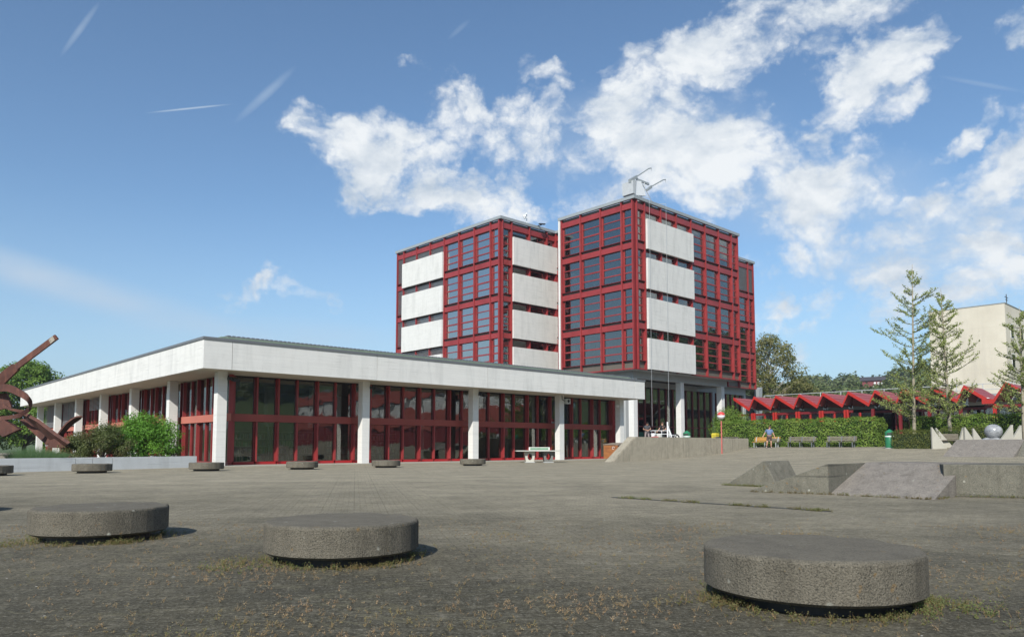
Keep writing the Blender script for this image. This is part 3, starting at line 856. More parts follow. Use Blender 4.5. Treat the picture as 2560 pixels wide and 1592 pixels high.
def build_canopy():
    X = 62.0
    t = thing('canopy_building', 'low red pavilion with a row of folded zigzag roofs behind the hedge', 'building', G(X, 0, 1.0), ROT)
    roof = NT('red_sheet_roof'); v = roof.co(rnd=False)
    wv = roof.ramp(roof.noise(roof.co((.2, 1, 1), rnd=False), 1.5, 4), [(.3, 0.), (.7, 1.)])
    roof.set(color=roof.mix(wv, (.26, .050, .050), (.33, .075, .072)), rough=.5)
    M_ROOF = roof.m
    M_FR = plain('bright_red_fascia', (.37, .022, .015), .4, .08, .8)
    ridges = [8.25, 5.73, 3.17, .56, -1.98, -4.56, -7.13, -9.67, -12.25, -14.87]
    zr, zv = 5.44, 4.19                               # over the pavilion floor (1.0)
    D = 5.5
    pts = []
    for i, r in enumerate(ridges):
        nv = ridges[i + 1] + .62 if i + 1 < len(ridges) else -16.6
        pts.append((r, nv))
    nxt = [(ridges[i + 1] if i + 1 < len(ridges) else -16.9) for i, r in enumerate(ridges)]
    for i, (r, vy) in enumerate(pts):
        n = nxt[i]; th = .06; last = i == len(pts) - 1
        # broad slope falling to the right and the short steep one rising to the next ridge, each with a metal edge
        link('roof_sheet', MB().prism([(0, r, zr), (D, r, zr), (D, vy, zv), (0, vy, zv)][::-1], [(0, r, zr + th), (D, r, zr + th), (D, vy, zv + th), (0, vy, zv + th)][::-1]), M_ROOF, t)
        if not last: link('roof_sheet', MB().prism([(0, vy, zv), (D, vy, zv), (D, n, zr), (0, n, zr)][::-1], [(0, vy - .001, zv + th), (D, vy - .001, zv + th), (D, n, zr + th), (0, n, zr + th)][::-1]), M_ROOF, t)
        e = .27
        link('roof_fascia', MB().prism([(-.1, r, zr - e + .05), (-.003, r, zr - e + .05), (-.003, vy, zv - e), (-.1, vy, zv - e)][::-1], [(-.1, r, zr + .1), (-.003, r, zr + .1), (-.003, vy, zv + .1), (-.1, vy, zv + .1)][::-1]), M_FR, t)
        if not last: link('roof_fascia', MB().prism([(-.1, vy - .003, zv - e), (-.003, vy - .003, zv - e), (-.003, n, zr - e + .05), (-.1, n, zr - e + .05)][::-1], [(-.1, vy - .003, zv + .1), (-.003, vy - .003, zv + .1), (-.003, n, zr + .1), (-.1, n, zr + .1)][::-1]), M_FR, t)
        link('gutter_outlet', MB().box(.25, .45, vy - .1, vy + .22, zv + .07, zv + .13), M_WHITE, t)
        # seams on the broad slope
        sm = MB()
        for k in range(1, 4):
            f = k / 4; y = r + (vy - r) * f; z = zr + (zv - zr) * f + th
            sm.box(0, D, y - .012, y + .012, z - .01, z + .022)
        link('roof_seam', sm, M_ROOF, t)
        FOLDS.append((r, vy))
        porch = i >= 5
        xg = 1.0 if not porch else 3.6
        if i < 5:
            for yy in (vy + .14, vy - .14):
                link('post', MB().box(.75, .95, yy - .09, yy + .09, 0, 3.72), M_FR, t)
            link('mullion', MB().box(.9, 1.0, (vy + n) / 2 - 1.1, (vy + n) / 2 - .98, 0, 3.4), M_FR, t)
        else:
            link('post', MB().box(.8, 1.05, vy - .14, vy + .12, 0, 3.72), M_REDD, t)
        link('lintel', MB().box(xg - .15, xg + .05, n - 0.0, r - .002 if i else r, 3.42, 3.66), M_REDD, t)
        y0, y1 = (vy - 2.5, vy) if not porch else (vy - 2.5, vy)
        for q in range(2):
            ya = vy - 2.44 + q * 1.23
            link('pane', MB().box(xg + .02, xg + .03, ya + .06, ya + 1.17, .1, 3.4), M_GLASSL, t)
            link('mullion', MB().box(xg - .03, xg + .07, ya - .06, ya + .06, 0, 3.4), M_REDD, t)
        # gable glass under each fold
        if not last: link('gable_pane', MB().prism([(1.02, n + .0, 3.68), (1.02, vy - .1, 3.9), (1.02, n, zr - .15)], [(1.03, n, 3.68), (1.03, vy - .1, 3.9), (1.03, n, zr - .15)]), M_GLASSL, t)
    link('back_wall', MB().box(5.0, 5.2, -19, 7, 0, 3.9), M_DARK, t)
    link('floor', MB().box(0.1, 5.0, -19, 7, -.2, .03), M_INT, t)
    # flat roof and railing behind the folds
    link('flat_roof', MB().box(5.6, 22, -26, 9, 4.3, 5.0), M_CAP, t)
    return t


CAN = build_canopy()

# corner bay of the pavilion, one more fold set forward past the flat gutter
t = CAN
t = thing('corner_canopy', 'right end fold of the red zigzag roofs beyond the flat gutter', 'canopy', G(61.9, -16.6, 1.0), ROT)
M_ROOF = bpy.data.materials['red_sheet_roof']; M_FR = MATS['bright_red_fascia']
link('roof_fascia', MB().box(-.1, 0, -.55, .35, 3.75, 4.15), M_FR, t)
link('roof_sheet', MB().prism([(0, -.55, 4.05), (5, -.55, 4.05), (5, -1.5, 5.5), (0, -1.5, 5.5)], [(0, -.55, 4.1), (5, -.55, 4.1), (5, -1.5, 5.56), (0, -1.5, 5.56)]), M_ROOF, t)
link('roof_sheet', MB().prism([(0, -1.5, 5.5), (5, -1.5, 5.5), (5, -3.9, 4.05), (0, -3.9, 4.05)], [(0, -1.5, 5.56), (5, -1.5, 5.56), (5, -3.9, 4.1), (0, -3.9, 4.1)]), M_ROOF, t)
link('roof_fascia', MB().prism([(-.1, -.55, 3.75), (0, -.55, 3.75), (0, -1.5, 5.3), (-.1, -1.5, 5.3)], [(-.1, -.55, 4.15), (0, -.55, 4.15), (0, -1.5, 5.62), (-.1, -1.5, 5.62)]), M_FR, t)
link('roof_fascia', MB().prism([(-.1, -1.5, 5.3), (0, -1.5, 5.3), (0, -3.9, 3.8), (-.1, -3.9, 3.8)], [(-.1, -1.5, 5.62), (0, -1.5, 5.62), (0, -3.9, 4.15), (-.1, -3.9, 4.15)]), M_FR, t)
for y in (-.5, -3.3): link('post', MB().box(.3, .55, y - .13, y + .13, 0, 3.75), M_FR, t)
link('lintel', MB().box(.5, .7, -4, .3, 3.42, 3.66), M_REDD, t)
for k in range(3): link('pane', MB().box(.8, .81, -3.3 + k * 1.2, -2.2 + k * 1.2, .1, 3.4), M_GLASSL, t)

# roof railing
t = thing('roof_railing', 'long grey steel railing on the flat roof behind the red folds', 'railing', G(69.5, 0, 6.0), ROT)
r = MB()
for z in (.55, 1.1): r.tube([(0, 8.6, z), (0, -26, z)], .035, 6)
link('rail', r, M_STEEL, t)
post = MB().tube([(0, 0, 0), (0, 0, 1.1)], .04, 6).mesh('post')
for k in range(16): link('post', post, M_STEEL, t, (0, 8.6 - k * 2.3, 0))
link('end_rail', MB().tube([(0, 8.6, 1.1), (3, 8.6, 1.1)], .035, 6).tube([(3, 8.6, 1.1), (3, 8.6, 0)], .035, 6), M_STEEL, t)

# school wing outside the frame on the right (seen mirrored in the library glass)
t = thing('school_wing', 'low red school wing with white blinds out to the right beyond the red pavilion', 'building', G(60, -34, 1.0), ROT)
link('wall', MB().box(0, 10, -70, 0, 0, 3.0), M_REDD, t)
link('wall', MB().box(.6, 10, -70, 0, 3.0, 9.6), M_INT, t)
for z0, z1 in ((3.0, 5.6), (8.1, 10.2)): link('fascia', MB().box(-.4, .5, -70, 0, z0, z1), M_BAND, t)
link('roof', MB().box(-.5, 10.4, -70.2, .2, 10.2, 10.4), M_CAPD, t)
for k in range(14):
    bl = MB()
    for j in range(16): bl.box(.2, .3, -4.6 - k * 5, -.4 - k * 5, 5.65 + j * .15, 5.74 + j * .15)
    link('blind', bl, M_WHITE, t)
    link('column', MB().box(-.2, .2, -5 - k * 5, -4.7 - k * 5, 5.6, 8.1), M_COLUMN, t)

# ============================================================ PALE BLOCK ON THE RIGHT
t = thing('beige_block', 'tall plain beige rendered building on the right behind the young trees', 'building', (74.5, 110.0, 0), ROT)
mt = NT('beige_render'); v = mt.co(rnd=False)
c = mt.mix(mt.ramp(mt.noise(v, .12, 6, .6), [(.3, 0.), (.7, 1.)]), (.50, .46, .37), (.64, .60, .50))
gb = mt.new('ShaderNodeTexBrick'); mp_ = mt.co((1, 1, 1), rnd=False); sx = mt.new('ShaderNodeSeparateXYZ'); mt.l.new(mp_, sx.inputs[0]); cx_ = mt.new('ShaderNodeCombineXYZ'); mt.l.new(mt.math('ADD', sx.outputs['X'], sx.outputs['Y']), cx_.inputs['X']); mt.l.new(sx.outputs['Z'], cx_.inputs['Y']); mt.l.new(cx_.outputs[0], gb.inputs['Vector'])
gb.inputs['Scale'].default_value = 1; gb.inputs['Brick Width'].default_value = 3.6; gb.inputs['Row Height'].default_value = 3.2; gb.offset = 0; gb.inputs['Mortar Size'].default_value = .03
c = mt.mix(mt.math('MULTIPLY', gb.outputs['Fac'], .16), c, (.3, .28, .22))
c = mt.mix(mt.ramp(mt.noise(mt.co((.5, .5, .08), rnd=False), 1.5, 5), [(.5, 0.), (.75, .45)]), c, (.42, .39, .33))
mt.set(color=c, rough=.9)
link('wall', MB().box(0, 14, 0, 10.5, 0, 22.6), mt.m, t)
link('roof_edge', MB().box(-.08, 14.1, -.08, 10.6, 22.61, 22.72), M_CAP, t)
for (x, z) in ((2.6, 17.6), (2.6, 13.0), (2.6, 8.4), (8.0, 17.6), (8.0, 13.0), (8.0, 8.4)):
    o = link('window', MB().box(x, x + 1.6, -.04, .1, z, z + 2.2), M_WHITE, t)
    link('pane', MB().box(x + .1, x + 1.5, -.06, -.045, z + .1, z + 2.1), M_GLASS, o)
    link('pane_backing', MB().box(x + .1, x + 1.5, -.043, -.041, z + .1, z + 2.1), M_DARK, o)
t = thing('roof_antenna', 'small dark antenna on top of the beige building at the right edge', 'antenna', Vector((74.5, 110.0, 22.9)) + AV * 5.5 + BV * 1, ROT)
link('mast', MB().tube([(0, 0, 0), (0, 0, 2.0)], .06, 6), M_BLACK, t)
link('cross_arm', MB().tube([(-.9, 0, 1.5), (.9, 0, 1.5)], .05, 6).tube([(-.5, 0, 1.1), (.7, 0, 1.1)], .05, 6), M_BLACK, t)


# ============================================================ LEAF / TREE TOOLS
def leaf_mesh(name, P, N, size, tone, mats, aspect=.6, jitter=.5):
    """one small kite per point; P points, N rough normals, tone per leaf"""
    n = len(P)
    N = N + rng.normal(0, jitter, (n, 3)); N /= np.linalg.norm(N, axis=1)[:, None] + 1e-9
    r = rng.normal(0, 1, (n, 3)); U = np.cross(N, r); U /= np.linalg.norm(U, axis=1)[:, None] + 1e-9
    V = np.cross(N, U)
    s = (size * rng.uniform(.6, 1.35, n))[:, None]
    verts = np.empty((n, 4, 3))
    verts[:, 0] = P - U * s * .5; verts[:, 1] = P + V * s * .5 * aspect + N * s * .06
    verts[:, 2] = P + U * s * .5; verts[:, 3] = P - V * s * .5 * aspect + N * s * .06
    me = bpy.data.meshes.new(name)
    me.vertices.add(n * 4); me.vertices.foreach_set('co', verts.reshape(-1).astype(np.float32))
    me.loops.add(n * 4); me.loops.foreach_set('vertex_index', np.arange(n * 4, dtype=np.int32))
    me.polygons.add(n); me.polygons.foreach_set('loop_start', np.arange(0, n * 4, 4, dtype=np.int32))
    try: me.polygons.foreach_set('loop_total', np.full(n, 4, dtype=np.int32))
    except Exception: pass
    me.update(calc_edges=True)
    at = me.attributes.new('tone', 'FLOAT', 'POINT')
    at.data.foreach_set('value', np.repeat(np.clip(tone, 0, 1), 4).astype(np.float32))
    me.materials.append(mats)
    return me


def clump_points(centers, radii, per):
    """points spread in ellipsoids, more near the surface; returns P, N, tone"""
    P = []; N = []; T = []
    for c, r, k in zip(centers, radii, per):
        d = rng.normal(0, 1, (k, 3)); d /= np.linalg.norm(d, axis=1)[:, None]
        rad = rng.uniform(.35, 1.0, k) ** .6
        P.append(np.array(c) + d * np.array(r) * rad[:, None]); N.append(d + np.array([0, 0, .5])); T.append(np.full(k, rng.uniform(0, .6)) + rng.uniform(0, .4, k))
    return np.vstack(P), np.vstack(N), np.concatenate(T)


def tree(name, label, cat, loc, h, trunk_h, crown_r, trunk_r, leafmat, barkmat, nclump=60, leaf=.22, per=160, shape=1.0, fill=.75, group=None, flat=1.0, white=False):
    t = thing(name, label, cat, loc, random.uniform(0, 6), group)
    tr = MB(); H = h
    top = Vector((random.uniform(-.4, .4), random.uniform(-.4, .4), H * .93))
    pts = [Vector((0, 0, -.2)), Vector((.05, 0, H * .25)), Vector((.1, -.1, H * .5)), top * .75, top]
    tr.tube(pts, [trunk_r, trunk_r * .85, trunk_r * .6, trunk_r * .35, .03], 8)
    cs = []; rs = []; pr = []
    br = MB()
    for i in range(nclump):
        f = (i + .5) / nclump
        z = trunk_h + (H - trunk_h) * (f ** .85)
        q = (z - trunk_h) / (H - trunk_h)
        env = crown_r * (math.sin(PI * min(1, .12 + q * .88)) ** shape) * (1.0 if q < .6 else 1.05)
        a = i * 2.39996 + random.uniform(-.4, .4)
        rr = env * math.sqrt(random.uniform(.15, 1)) * fill
        c = Vector((math.cos(a) * rr, math.sin(a) * rr * flat, z + random.uniform(-.3, .3)))
        cr = crown_r * random.uniform(.16, .30)
        cs.append(tuple(c)); rs.append((cr, cr, cr * .7)); pr.append(int(per * random.uniform(.6, 1.3)))
        if i % 2 == 0 and rr > crown_r * .25:
            z0 = max(trunk_h * .7, z - rr * .8); b0 = Vector((.05, 0, z0))
            mid = b0.lerp(c, .5) + Vector((0, 0, .15 * rr))
            br.tube([b0, mid, c], [trunk_r * .35, trunk_r * .2, .02], 5)
    link('trunk', tr, barkmat, t, smooth=True)
    link('branches', br, barkmat, t, smooth=True)
    P, N, T = clump_points(cs, rs, pr)
    link('crown', leaf_mesh('crown', P, N, leaf, T, leafmat), None, t)
    return t


BARK = plain('bark', (.10, .085, .065), .95, .35, 4, bump=.5)
BARKW = plain('pale_bark', (.38, .35, .29), .9, .3, 3)
F_LEFT = foliage('leaf_broad', (.09, .18, .025), (.18, .28, .05))
F_BIRCH = foliage('leaf_olive', (.14, .14, .045), (.27, .25, .11), (.10, .12, .03))
F_HEDGE = foliage('leaf_beech', (.08, .165, .018), (.24, .33, .06))
F_YEW = foliage('leaf_yew', (.07, .09, .018), (.16, .17, .04))
F_BUSH = foliage('leaf_bright', (.07, .20, .018), (.16, .34, .04))
F_BUSH2 = foliage('leaf_dull', (.08, .11, .035), (.15, .17, .06), (.10, .07, .035))
F_FEATH = foliage('leaf_bluegreen', (.04, .10, .04), (.09, .16, .06))
F_GINK = foliage('leaf_ginkgo', (.20, .26, .06), (.36, .40, .14))
F_PALE = foliage('leaf_pale', (.13, .15, .07), (.26, .27, .16), (.05, .08, .02))
F_FAR = foliage('leaf_far', (.065, .105, .028), (.12, .16, .045), (.12, .12, .05), trans=.2)
F_WEED = foliage('weed_dry', (.22, .12, .07), (.36, .28, .17), (.15, .15, .05), trans=.2)
F_WEEDG = foliage('weed_green', (.07, .11, .025), (.17, .18, .07), (.12, .09, .04), trans=.3)

# trees beyond the library on the left
tree('broad_tree', 'round bright green tree behind the left end of the library', 'tree', (-58.2, 88, 0), 10.6, 1.5, 5.0, .25, F_LEFT, BARK, 150, .30, 190, .5, .95)
tree('broad_tree', 'lower green tree seen between the leftmost library columns', 'tree', (-49.5, 83, 0), 8.0, .3, 3.6, .2, F_LEFT, BARK, 70, .28, 170, .5, .95)
tree('broad_tree', 'green tree partly hidden by the rusty sculpture at the left edge', 'tree', (-61, 84, 0), 8.5, .5, 3.8, .2, F_LEFT, BARK, 70, .28, 170, .5, .95)
# birches between tower and pavilion
tree('birch_tree', 'tall loose olive green birch with white trunk beside the tower', 'tree', (39.5, 112, 1), 16.5, 3.0, 5.2, .24, F_BIRCH, BARKW, 130, .30, 120, .55, .95)
tree('birch_tree', 'olive birch close behind the right edge of the tower', 'tree', (36.0, 108, 1), 11.5, 1.5, 3.0, .2, F_BIRCH, BARKW, 60, .30, 110, .6, .95)
tree('birch_tree', 'low drooping olive tree right of the white trunked birch', 'tree', (43.8, 112, 1), 10.0, .5, 4.2, .2, F_BIRCH, BARK, 90, .30, 120, .5, .95)


def ginkgo(loc, h, label, seed, lean=0.0, spread=1.0, big=()):
    rnd = random.Random(seed)
    t = thing('ginkgo_tree', label, 'tree', loc, 0, 'young ginkgo trees in the planting bed')
    tr = MB(); tr.tube([(0, 0, -.3), (0, 0, 1.5), (lean * .3, 0, h * .4), (lean * .7, 0, h * .75), (lean, 0, h)], [.15, .125, .09, .05, .012], 8)
    link('trunk', tr, plain('ginkgo_bark', (.27, .24, .18), .95, .3, 5, bump=.5), t, smooth=True)
    br = MB(); P = []; T = []
    nb = 70
    for i in range(nb):
        f = (i + .5) / nb
        z = 2.1 + (h - 2.7) * f ** 1.15 + rnd.uniform(-.2, .2)
        a = rnd.uniform(0, 2 * PI)
        L = min(2.7, spread * (h * .25) * (1 - f) ** .75 * rnd.uniform(.25, 1.3) + .4) * (1.15 if rnd.random() < .2 else 1)
        up = rnd.uniform(.15, .55) + .4 * f
        d = Vector((math.cos(a), math.sin(a), 0))
        p = Vector((lean * z / h, 0, z)); pts = [p.copy()]
        n = 7
        for k in range(n):
            u = (k + 1) / n
            p = p + (d + Vector((rnd.uniform(-.16, .16), rnd.uniform(-.16, .16), up * (.3 + 1.5 * u) - .05))).normalized() * (L / n)
            pts.append(p.copy())
        br.tube(pts, [.035 * (1 - f * .5) * (1 - k / (n + 1)) + .006 for k in range(n + 1)], 5)
        paths = [pts]
        for j in range(rnd.randint(1, 3) if L > 1.0 else 0):
            k0 = rnd.randint(2, 5); q = pts[k0].copy(); dd = (d + Vector((rnd.uniform(-.9, .9), rnd.uniform(-.9, .9), rnd.uniform(.1, .9)))).normalized()
            sp = [q.copy()]
            for k in range(4): q = q + (dd + Vector((0, 0, .12 * k))).normalized() * (L * .11); sp.append(q.copy())
            br.tube(sp, [.012, .01, .009, .007, .004], 4); paths.append(sp)
        for pa in paths:
            for k in range(len(pa) - 1):
                seg = (pa[k + 1] - pa[k]); m = max(2, int(seg.length / .085))
                for q in range(m):
                    if k == 0 and rnd.random() < .6: continue
                    if rnd.random() < .12: continue
                    base = pa[k] + seg * (q / m)
                    tone = rnd.random()
                    for w in range(rnd.randint(3, 8)):
                        P.append(tuple(base + Vector((rnd.gauss(0, .06), rnd.gauss(0, .06), rnd.gauss(.03, .06))))); T.append(tone * .6 + rnd.random() * .4)
    link('branches', br, BARK, t, smooth=True)
    P = np.array(P); N = rng.normal(0, 1, P.shape)
    link('crown', leaf_mesh('crown', P, N, .09, np.array(T), F_GINK, .85), None, t)
    return t


ginkgo((29.6, 54.2, 1.0), 13.6, 'tallest young ginkgo with sparse green branches left of the beige building', 3, .35, 1.12)
ginkgo((31.2, 52.5, 1.0), 11.4, 'shorter young ginkgo standing in front of the beige building', 8, -.2, .95)
ginkgo((34.9, 50.2, 1.0), 9.6, 'young ginkgo cut by the right edge of the photo', 15, .1, 1.0)


def hedge(x0, x1, y0, y1, z0, z1, label, mat, n_per=260, leaf=.11, wob=.06, core=(.02, .035, .01), bumps=()):
    t = thing('hedge', label, 'hedge', G((x0 + x1) / 2, (y0 + y1) / 2, z0), ROT, None)
    w, l, h = (x1 - x0) / 2, (y1 - y0) / 2, z1 - z0
    link('stems', MB().box(-w + .14, w - .14, -l + .14, l - .14, 0, h - .15), plain('hedge_core_' + mat.name, core, .95, .2, 3), t)
    P = []; N = []
    faces = [('f', 2 * l * h), ('s', 2 * w * h), ('s2', 2 * w * h), ('t', 4 * w * l)]
    for k, area in faces:
        m = int(area * n_per); a = rng.uniform(-1, 1, m); b = rng.uniform(0, 1, m)
        if k == 'f': q = np.stack([np.full(m, -w), a * l, b * h], 1); nn = (-1, 0, .45)
        elif k == 's': q = np.stack([a * w, np.full(m, -l), b * h], 1); nn = (0, -1, .45)
        elif k == 's2': q = np.stack([a * w, np.full(m, l), b * h], 1); nn = (0, 1, .45)
        else: q = np.stack([a * w, (b * 2 - 1) * l, np.full(m, h)], 1); nn = (0, 0, 1)
        lump = wob * 1.6 * (np.sin(q[:, 1] * 5.1 + q[:, 2] * 3.3) + np.sin(q[:, 1] * 2.3 - q[:, 2] * 6.1 + 1.3) + np.sin(q[:, 0] * 4.0))
        off = rng.normal(0, .045, m) + lump * .5
        q = q + np.array(nn) * off[:, None]
        if k == 't': q[:, 2] += np.abs(rng.normal(0, .05, m))
        P.append(q); N.append(np.tile(nn, (m, 1)))
    for (by, bz, br_, k) in bumps:
        d = rng.normal(0, 1, (k, 3)); d /= np.linalg.norm(d, axis=1)[:, None]; d[:, 2] = np.abs(d[:, 2])
        P.append(np.array([0, by, bz]) + d * np.array([w * .9, br_, br_ * .75]) * rng.uniform(.7, 1.05, (k, 1))); N.append(d)
    P = np.vstack(P); N = np.vstack(N)
    tone = .5 + .35 * np.sin(P[:, 1] * 3.1 + 2 * np.sin(P[:, 2] * 4)) * np.sin(P[:, 2] * 3.7 + P[:, 1]) + rng.normal(0, .28, len(P))
    link('foliage', leaf_mesh('foliage', P, N, leaf, tone, mat, .65, .55), None, t)
    return t


hedge(44.06, 45.6, -14.1, -.6, .95, 3.08, 'long tall clipped beech hedge behind the three wooden benches', F_HEDGE, 300, .115)
tb = thing('shrub', 'rounded shrub rising above the left end of the long hedge', 'shrub', G(46.2, -.2, 1.0))
P, N, T_ = clump_points([(0, 0, 1.2), (.3, -.3, 2.1), (-.5, .4, 1.6), (-.1, .6, 2.4), (.5, .3, 1.4), (1.0, -.9, 2.2), (.2, -.6, 2.7)], [(1.0, 1.0, 1.0)] * 7, [1500] * 7)
link('foliage', leaf_mesh('foliage', P, N, .12, T_, F_HEDGE), None, tb)
link('stem', MB().tube([(0, 0, 0), (0, 0, 1.5)], .08, 6), BARK, tb)
hedge(40.76, 42.0, -18.8, -16.25, .80, 2.02, 'low dark clipped yew hedge right of the green litter bin', F_YEW, 420, .075, .03)
hedge(45.0, 46.0, -21.3, -18.0, .95, 2.25, 'low yew hedge behind the triangular concrete seats', F_YEW, 340, .075, .03)
hedge(49.06, 50.6, -26.0, -14.6, .95, 3.25, 'tall beech hedge behind the ginkgo trunks on the right', F_HEDGE, 260, .12)
hedge(44.5, 45.6, -27.0, -24.0, .95, 2.35, 'low yew hedge at the right edge behind the back ramp', F_YEW, 340, .075, .03)


def bush(loc, dims, label, mat, n=4500, leaf=.07, stems=14, droop=.4, cat='bush', name='bush', tone_bias=0.0):
    t = thing(name, label, cat, loc)
    w, d, h = dims; br = MB(); cs = []; rs = []; pr = []
    for i in range(stems):
        a = random.uniform(0, 2 * PI); rr = random.uniform(.15, 1)
        tip = Vector((math.cos(a) * w * rr, math.sin(a) * d * rr, h * (1 - .55 * rr * rr) * random.uniform(.75, 1.08)))
        mid = tip * .5 + Vector((0, 0, h * .2))
        br.tube([(0, 0, 0), mid, tip], [.02, .014, .006], 4)
        for f in (.45, .75, 1.0):
            c = (mid if f < .5 else mid.lerp(tip, (f - .5) * 2)); cs.append(tuple(c)); q = random.uniform(.13, .22) * min(2.2, h + .4)
            rs.append((q * 1.1, q * 1.1, q * .75)); pr.append(n // (stems * 3))
    for i in range(stems):
        a = random.uniform(0, 2 * PI); rr = math.sqrt(random.random()); z = h * random.uniform(.08, .8) * (1 - .6 * rr ** 2)
        cs.append((math.cos(a) * w * rr * .9, math.sin(a) * d * rr * .9, z)); q = h * random.uniform(.16, .24); rs.append((q, q, q * .8)); pr.append(n // (stems * 2))
    link('branches', br, BARK, t)
    P, N, T = clump_points(cs, rs, pr); P[:, 2] = np.maximum(P[:, 2], .02)
    link('foliage', leaf_mesh('foliage', P, N, leaf, T + tone_bias, mat), None, t)
    return t


# ============================================================ PLANTER WITH BUSHES
PA = Vector((-15.16, 35.53, 0)); PB = Vector((-19.69, 28.46, 0)); PD = (PB - PA).normalized(); PN = Vector((PD.y, -PD.x, 0))
if PN.dot(Vector((-1, 1, 0))) < 0: PN = -PN
prz = math.atan2(PD.y, PD.x)
pt = thing('planter', 'long low white concrete planter in front of the library bushes', 'planter', PA, prz)
side = 1 if Matrix.Rotation(prz, 3, 'Z') @ Vector((0, 1, 0)) @ PN > 0 else -1 if False else (1 if (Matrix.Rotation(prz, 3, 'Z') @ Vector((0, 1, 0))).dot(PN) > 0 else -1)
segs = [(0, 4.05), (4.07, 4.9), (4.92, 5.6), (5.62, 12.5)]
MPL = white_concrete('planter_concrete', (.60, .62, .62), .35)
for (a, b) in segs:
    y0, y1 = sorted((0, side * .2)); link('wall_panel', MB().box(a, b, y0, y1, -.1, .54), MPL, pt)
y0, y1 = sorted((side * .2, side * 3.6)); link('wall_panel', MB().box(0, .2, y0, y1, -.1, .54), MPL, pt)
y0, y1 = sorted((side * .205, side * 7)); link('soil', MB().box(.205, 12.4, y0, y1, -.1, .44), plain('soil', (.09, .065, .04), .95, .3, 4, bump=.6), pt)


def on_planter(s, d, z=.44): return PA + PD * s + PN * d + Vector((0, 0, z))


pebs = []
for k in range(14):
    s = 1.0 + k * .62; rr = random.uniform(.06, .13)
    o = link('stone', MB().lathe([(.0, -.5 * rr), (rr * .8, -.35 * rr), (rr, 0), (rr * .7, .45 * rr), (.02, .6 * rr)], 9), plain('pale_stone', (.42, .39, .33), .9, .2, 8), None, on_planter(s, .33 + random.uniform(0, .2), .47), random.uniform(0, 3), smooth=True)
    o.scale = (1.5, 1, 1)
    nth = ('first', 'second', 'third', 'fourth', 'fifth', 'sixth', 'seventh', 'eighth', 'ninth', 'tenth', 'eleventh', 'twelfth', 'thirteenth', 'fourteenth')[k]
    tag(o, nth + ' pale stone from the right end along the white planter edge', 'stone', 'stones along the planter edge')

bush(on_planter(1.7, 1.6), (1.75, 1.2, 2.0), 'large bright green arching bush at the right end of the planter', F_BUSH, 15000, .085, 46)
bush(on_planter(.55, 1.1), (.5, .5, .55), 'small leafy plant at the right corner of the planter', F_BUSH2, 900, .06, 12)
bush(on_planter(3.75, 1.4), (1.25, 1.0, 1.45), 'dull green bush with brown leaves left of the bright bush', F_BUSH2, 8000, .075, 34)
bush(on_planter(4.4, 2.2), (.7, .7, 1.1), 'dark reddish green bush in the middle of the planter', F_BUSH2, 4500, .07, 24)
bush(on_planter(9.6, 1.9), (1.2, 1.1, 1.9), 'pale flowering bush under the rusty sculpture at the left edge', F_PALE, 11000, .07, 40)
bush(on_planter(11.4, 1.3), (.9, .9, 1.2), 'dark low bush at the very left edge of the planter', F_PALE, 5000, .07, 24)
# feathery grass-like plant
t = thing('feathery_plant', 'soft blue green feathery mound between the bushes in the planter', 'plant', on_planter(6.6, 1.1))
m = MB()
for k in range(2600):
    a = random.uniform(0, 2 * PI); rr = math.sqrt(random.random()) * .9; lx, ly = math.cos(a) * rr * 1.25, math.sin(a) * rr * .7
    hh = .62 * (1 - .6 * rr * rr) * random.uniform(.6, 1.1); ox, oy = random.gauss(0, .1) + lx * .25, random.gauss(0, .1)
    m.add([(lx - .006, ly, 0), (lx + .006, ly, 0), (lx + ox, ly + oy, hh)], [(0, 1, 2)])
me = m.mesh('blades'); me.attributes.new('tone', 'FLOAT', 'POINT').data.foreach_set('value', np.repeat(rng.uniform(0, 1, 2600), 3).astype(np.float32))
link('blades', me, F_FEATH, t)

# ============================================================ RUSTY SCULPTURE
rust = NT('rusty_steel'); v = rust.co(rnd=False)
c = rust.mix(rust.ramp(rust.noise(v, 1.2, 7, .65), [(.3, 0.), (.7, 1.)]), (.045, .016, .011), (.115, .038, .024))
c = rust.mix(rust.ramp(rust.noise(rust.co((3, 3, .6), rnd=False), 2, 4), [(.5, 0.), (.75, .6)]), c, (.20, .075, .045))
rust.set(color=c, rough=.75, normal=rust.bump(rust.noise(v, 14, 4), .2, .01)); RUST = rust.m
SD = 33.0


def S(u, v, d=0.0):
    """a point of the sculpture's standing plane, metres right / up as they are at its distance"""
    return Vector(((u - 1280) / PXF * (SD + d), SD + d, 1.0 - (v - 1116) / PXF * (SD + d)))


sculp = thing('rusty_sculpture', 'large rusty steel sculpture of bent bands and a raised beam on the left', 'sculpture', (-22.6, SD, .44))
base = Vector((-22.6, SD, .44))


def ribbon(name, rails, th=.05):
    """rails: list of (pointA, pointB) across the band"""
    m = MB(); n = len(rails); vs = []
    for i, (a, b) in enumerate(rails):
        a = Vector(a) - base; b = Vector(b) - base
        a2, b2 = [Vector(q) - base for q in rails[min(i + 1, n - 1)]]; a1, b1 = [Vector(q) - base for q in rails[max(i - 1, 0)]]
        nrm = ((a2 - a1) + (b2 - b1)).cross(b - a).normalized() * th
        vs += [a, b, b + nrm, a + nrm]
    fs = []
    for i in range(n - 1):
        for k in range(4): fs.append((i * 4 + k, i * 4 + (k + 1) % 4, (i + 1) * 4 + (k + 1) % 4, (i + 1) * 4 + k))
    fs += [(3, 2, 1, 0), tuple((n - 1) * 4 + k for k in range(4))]
    return link(name, MB().add(vs, fs), RUST, sculp)


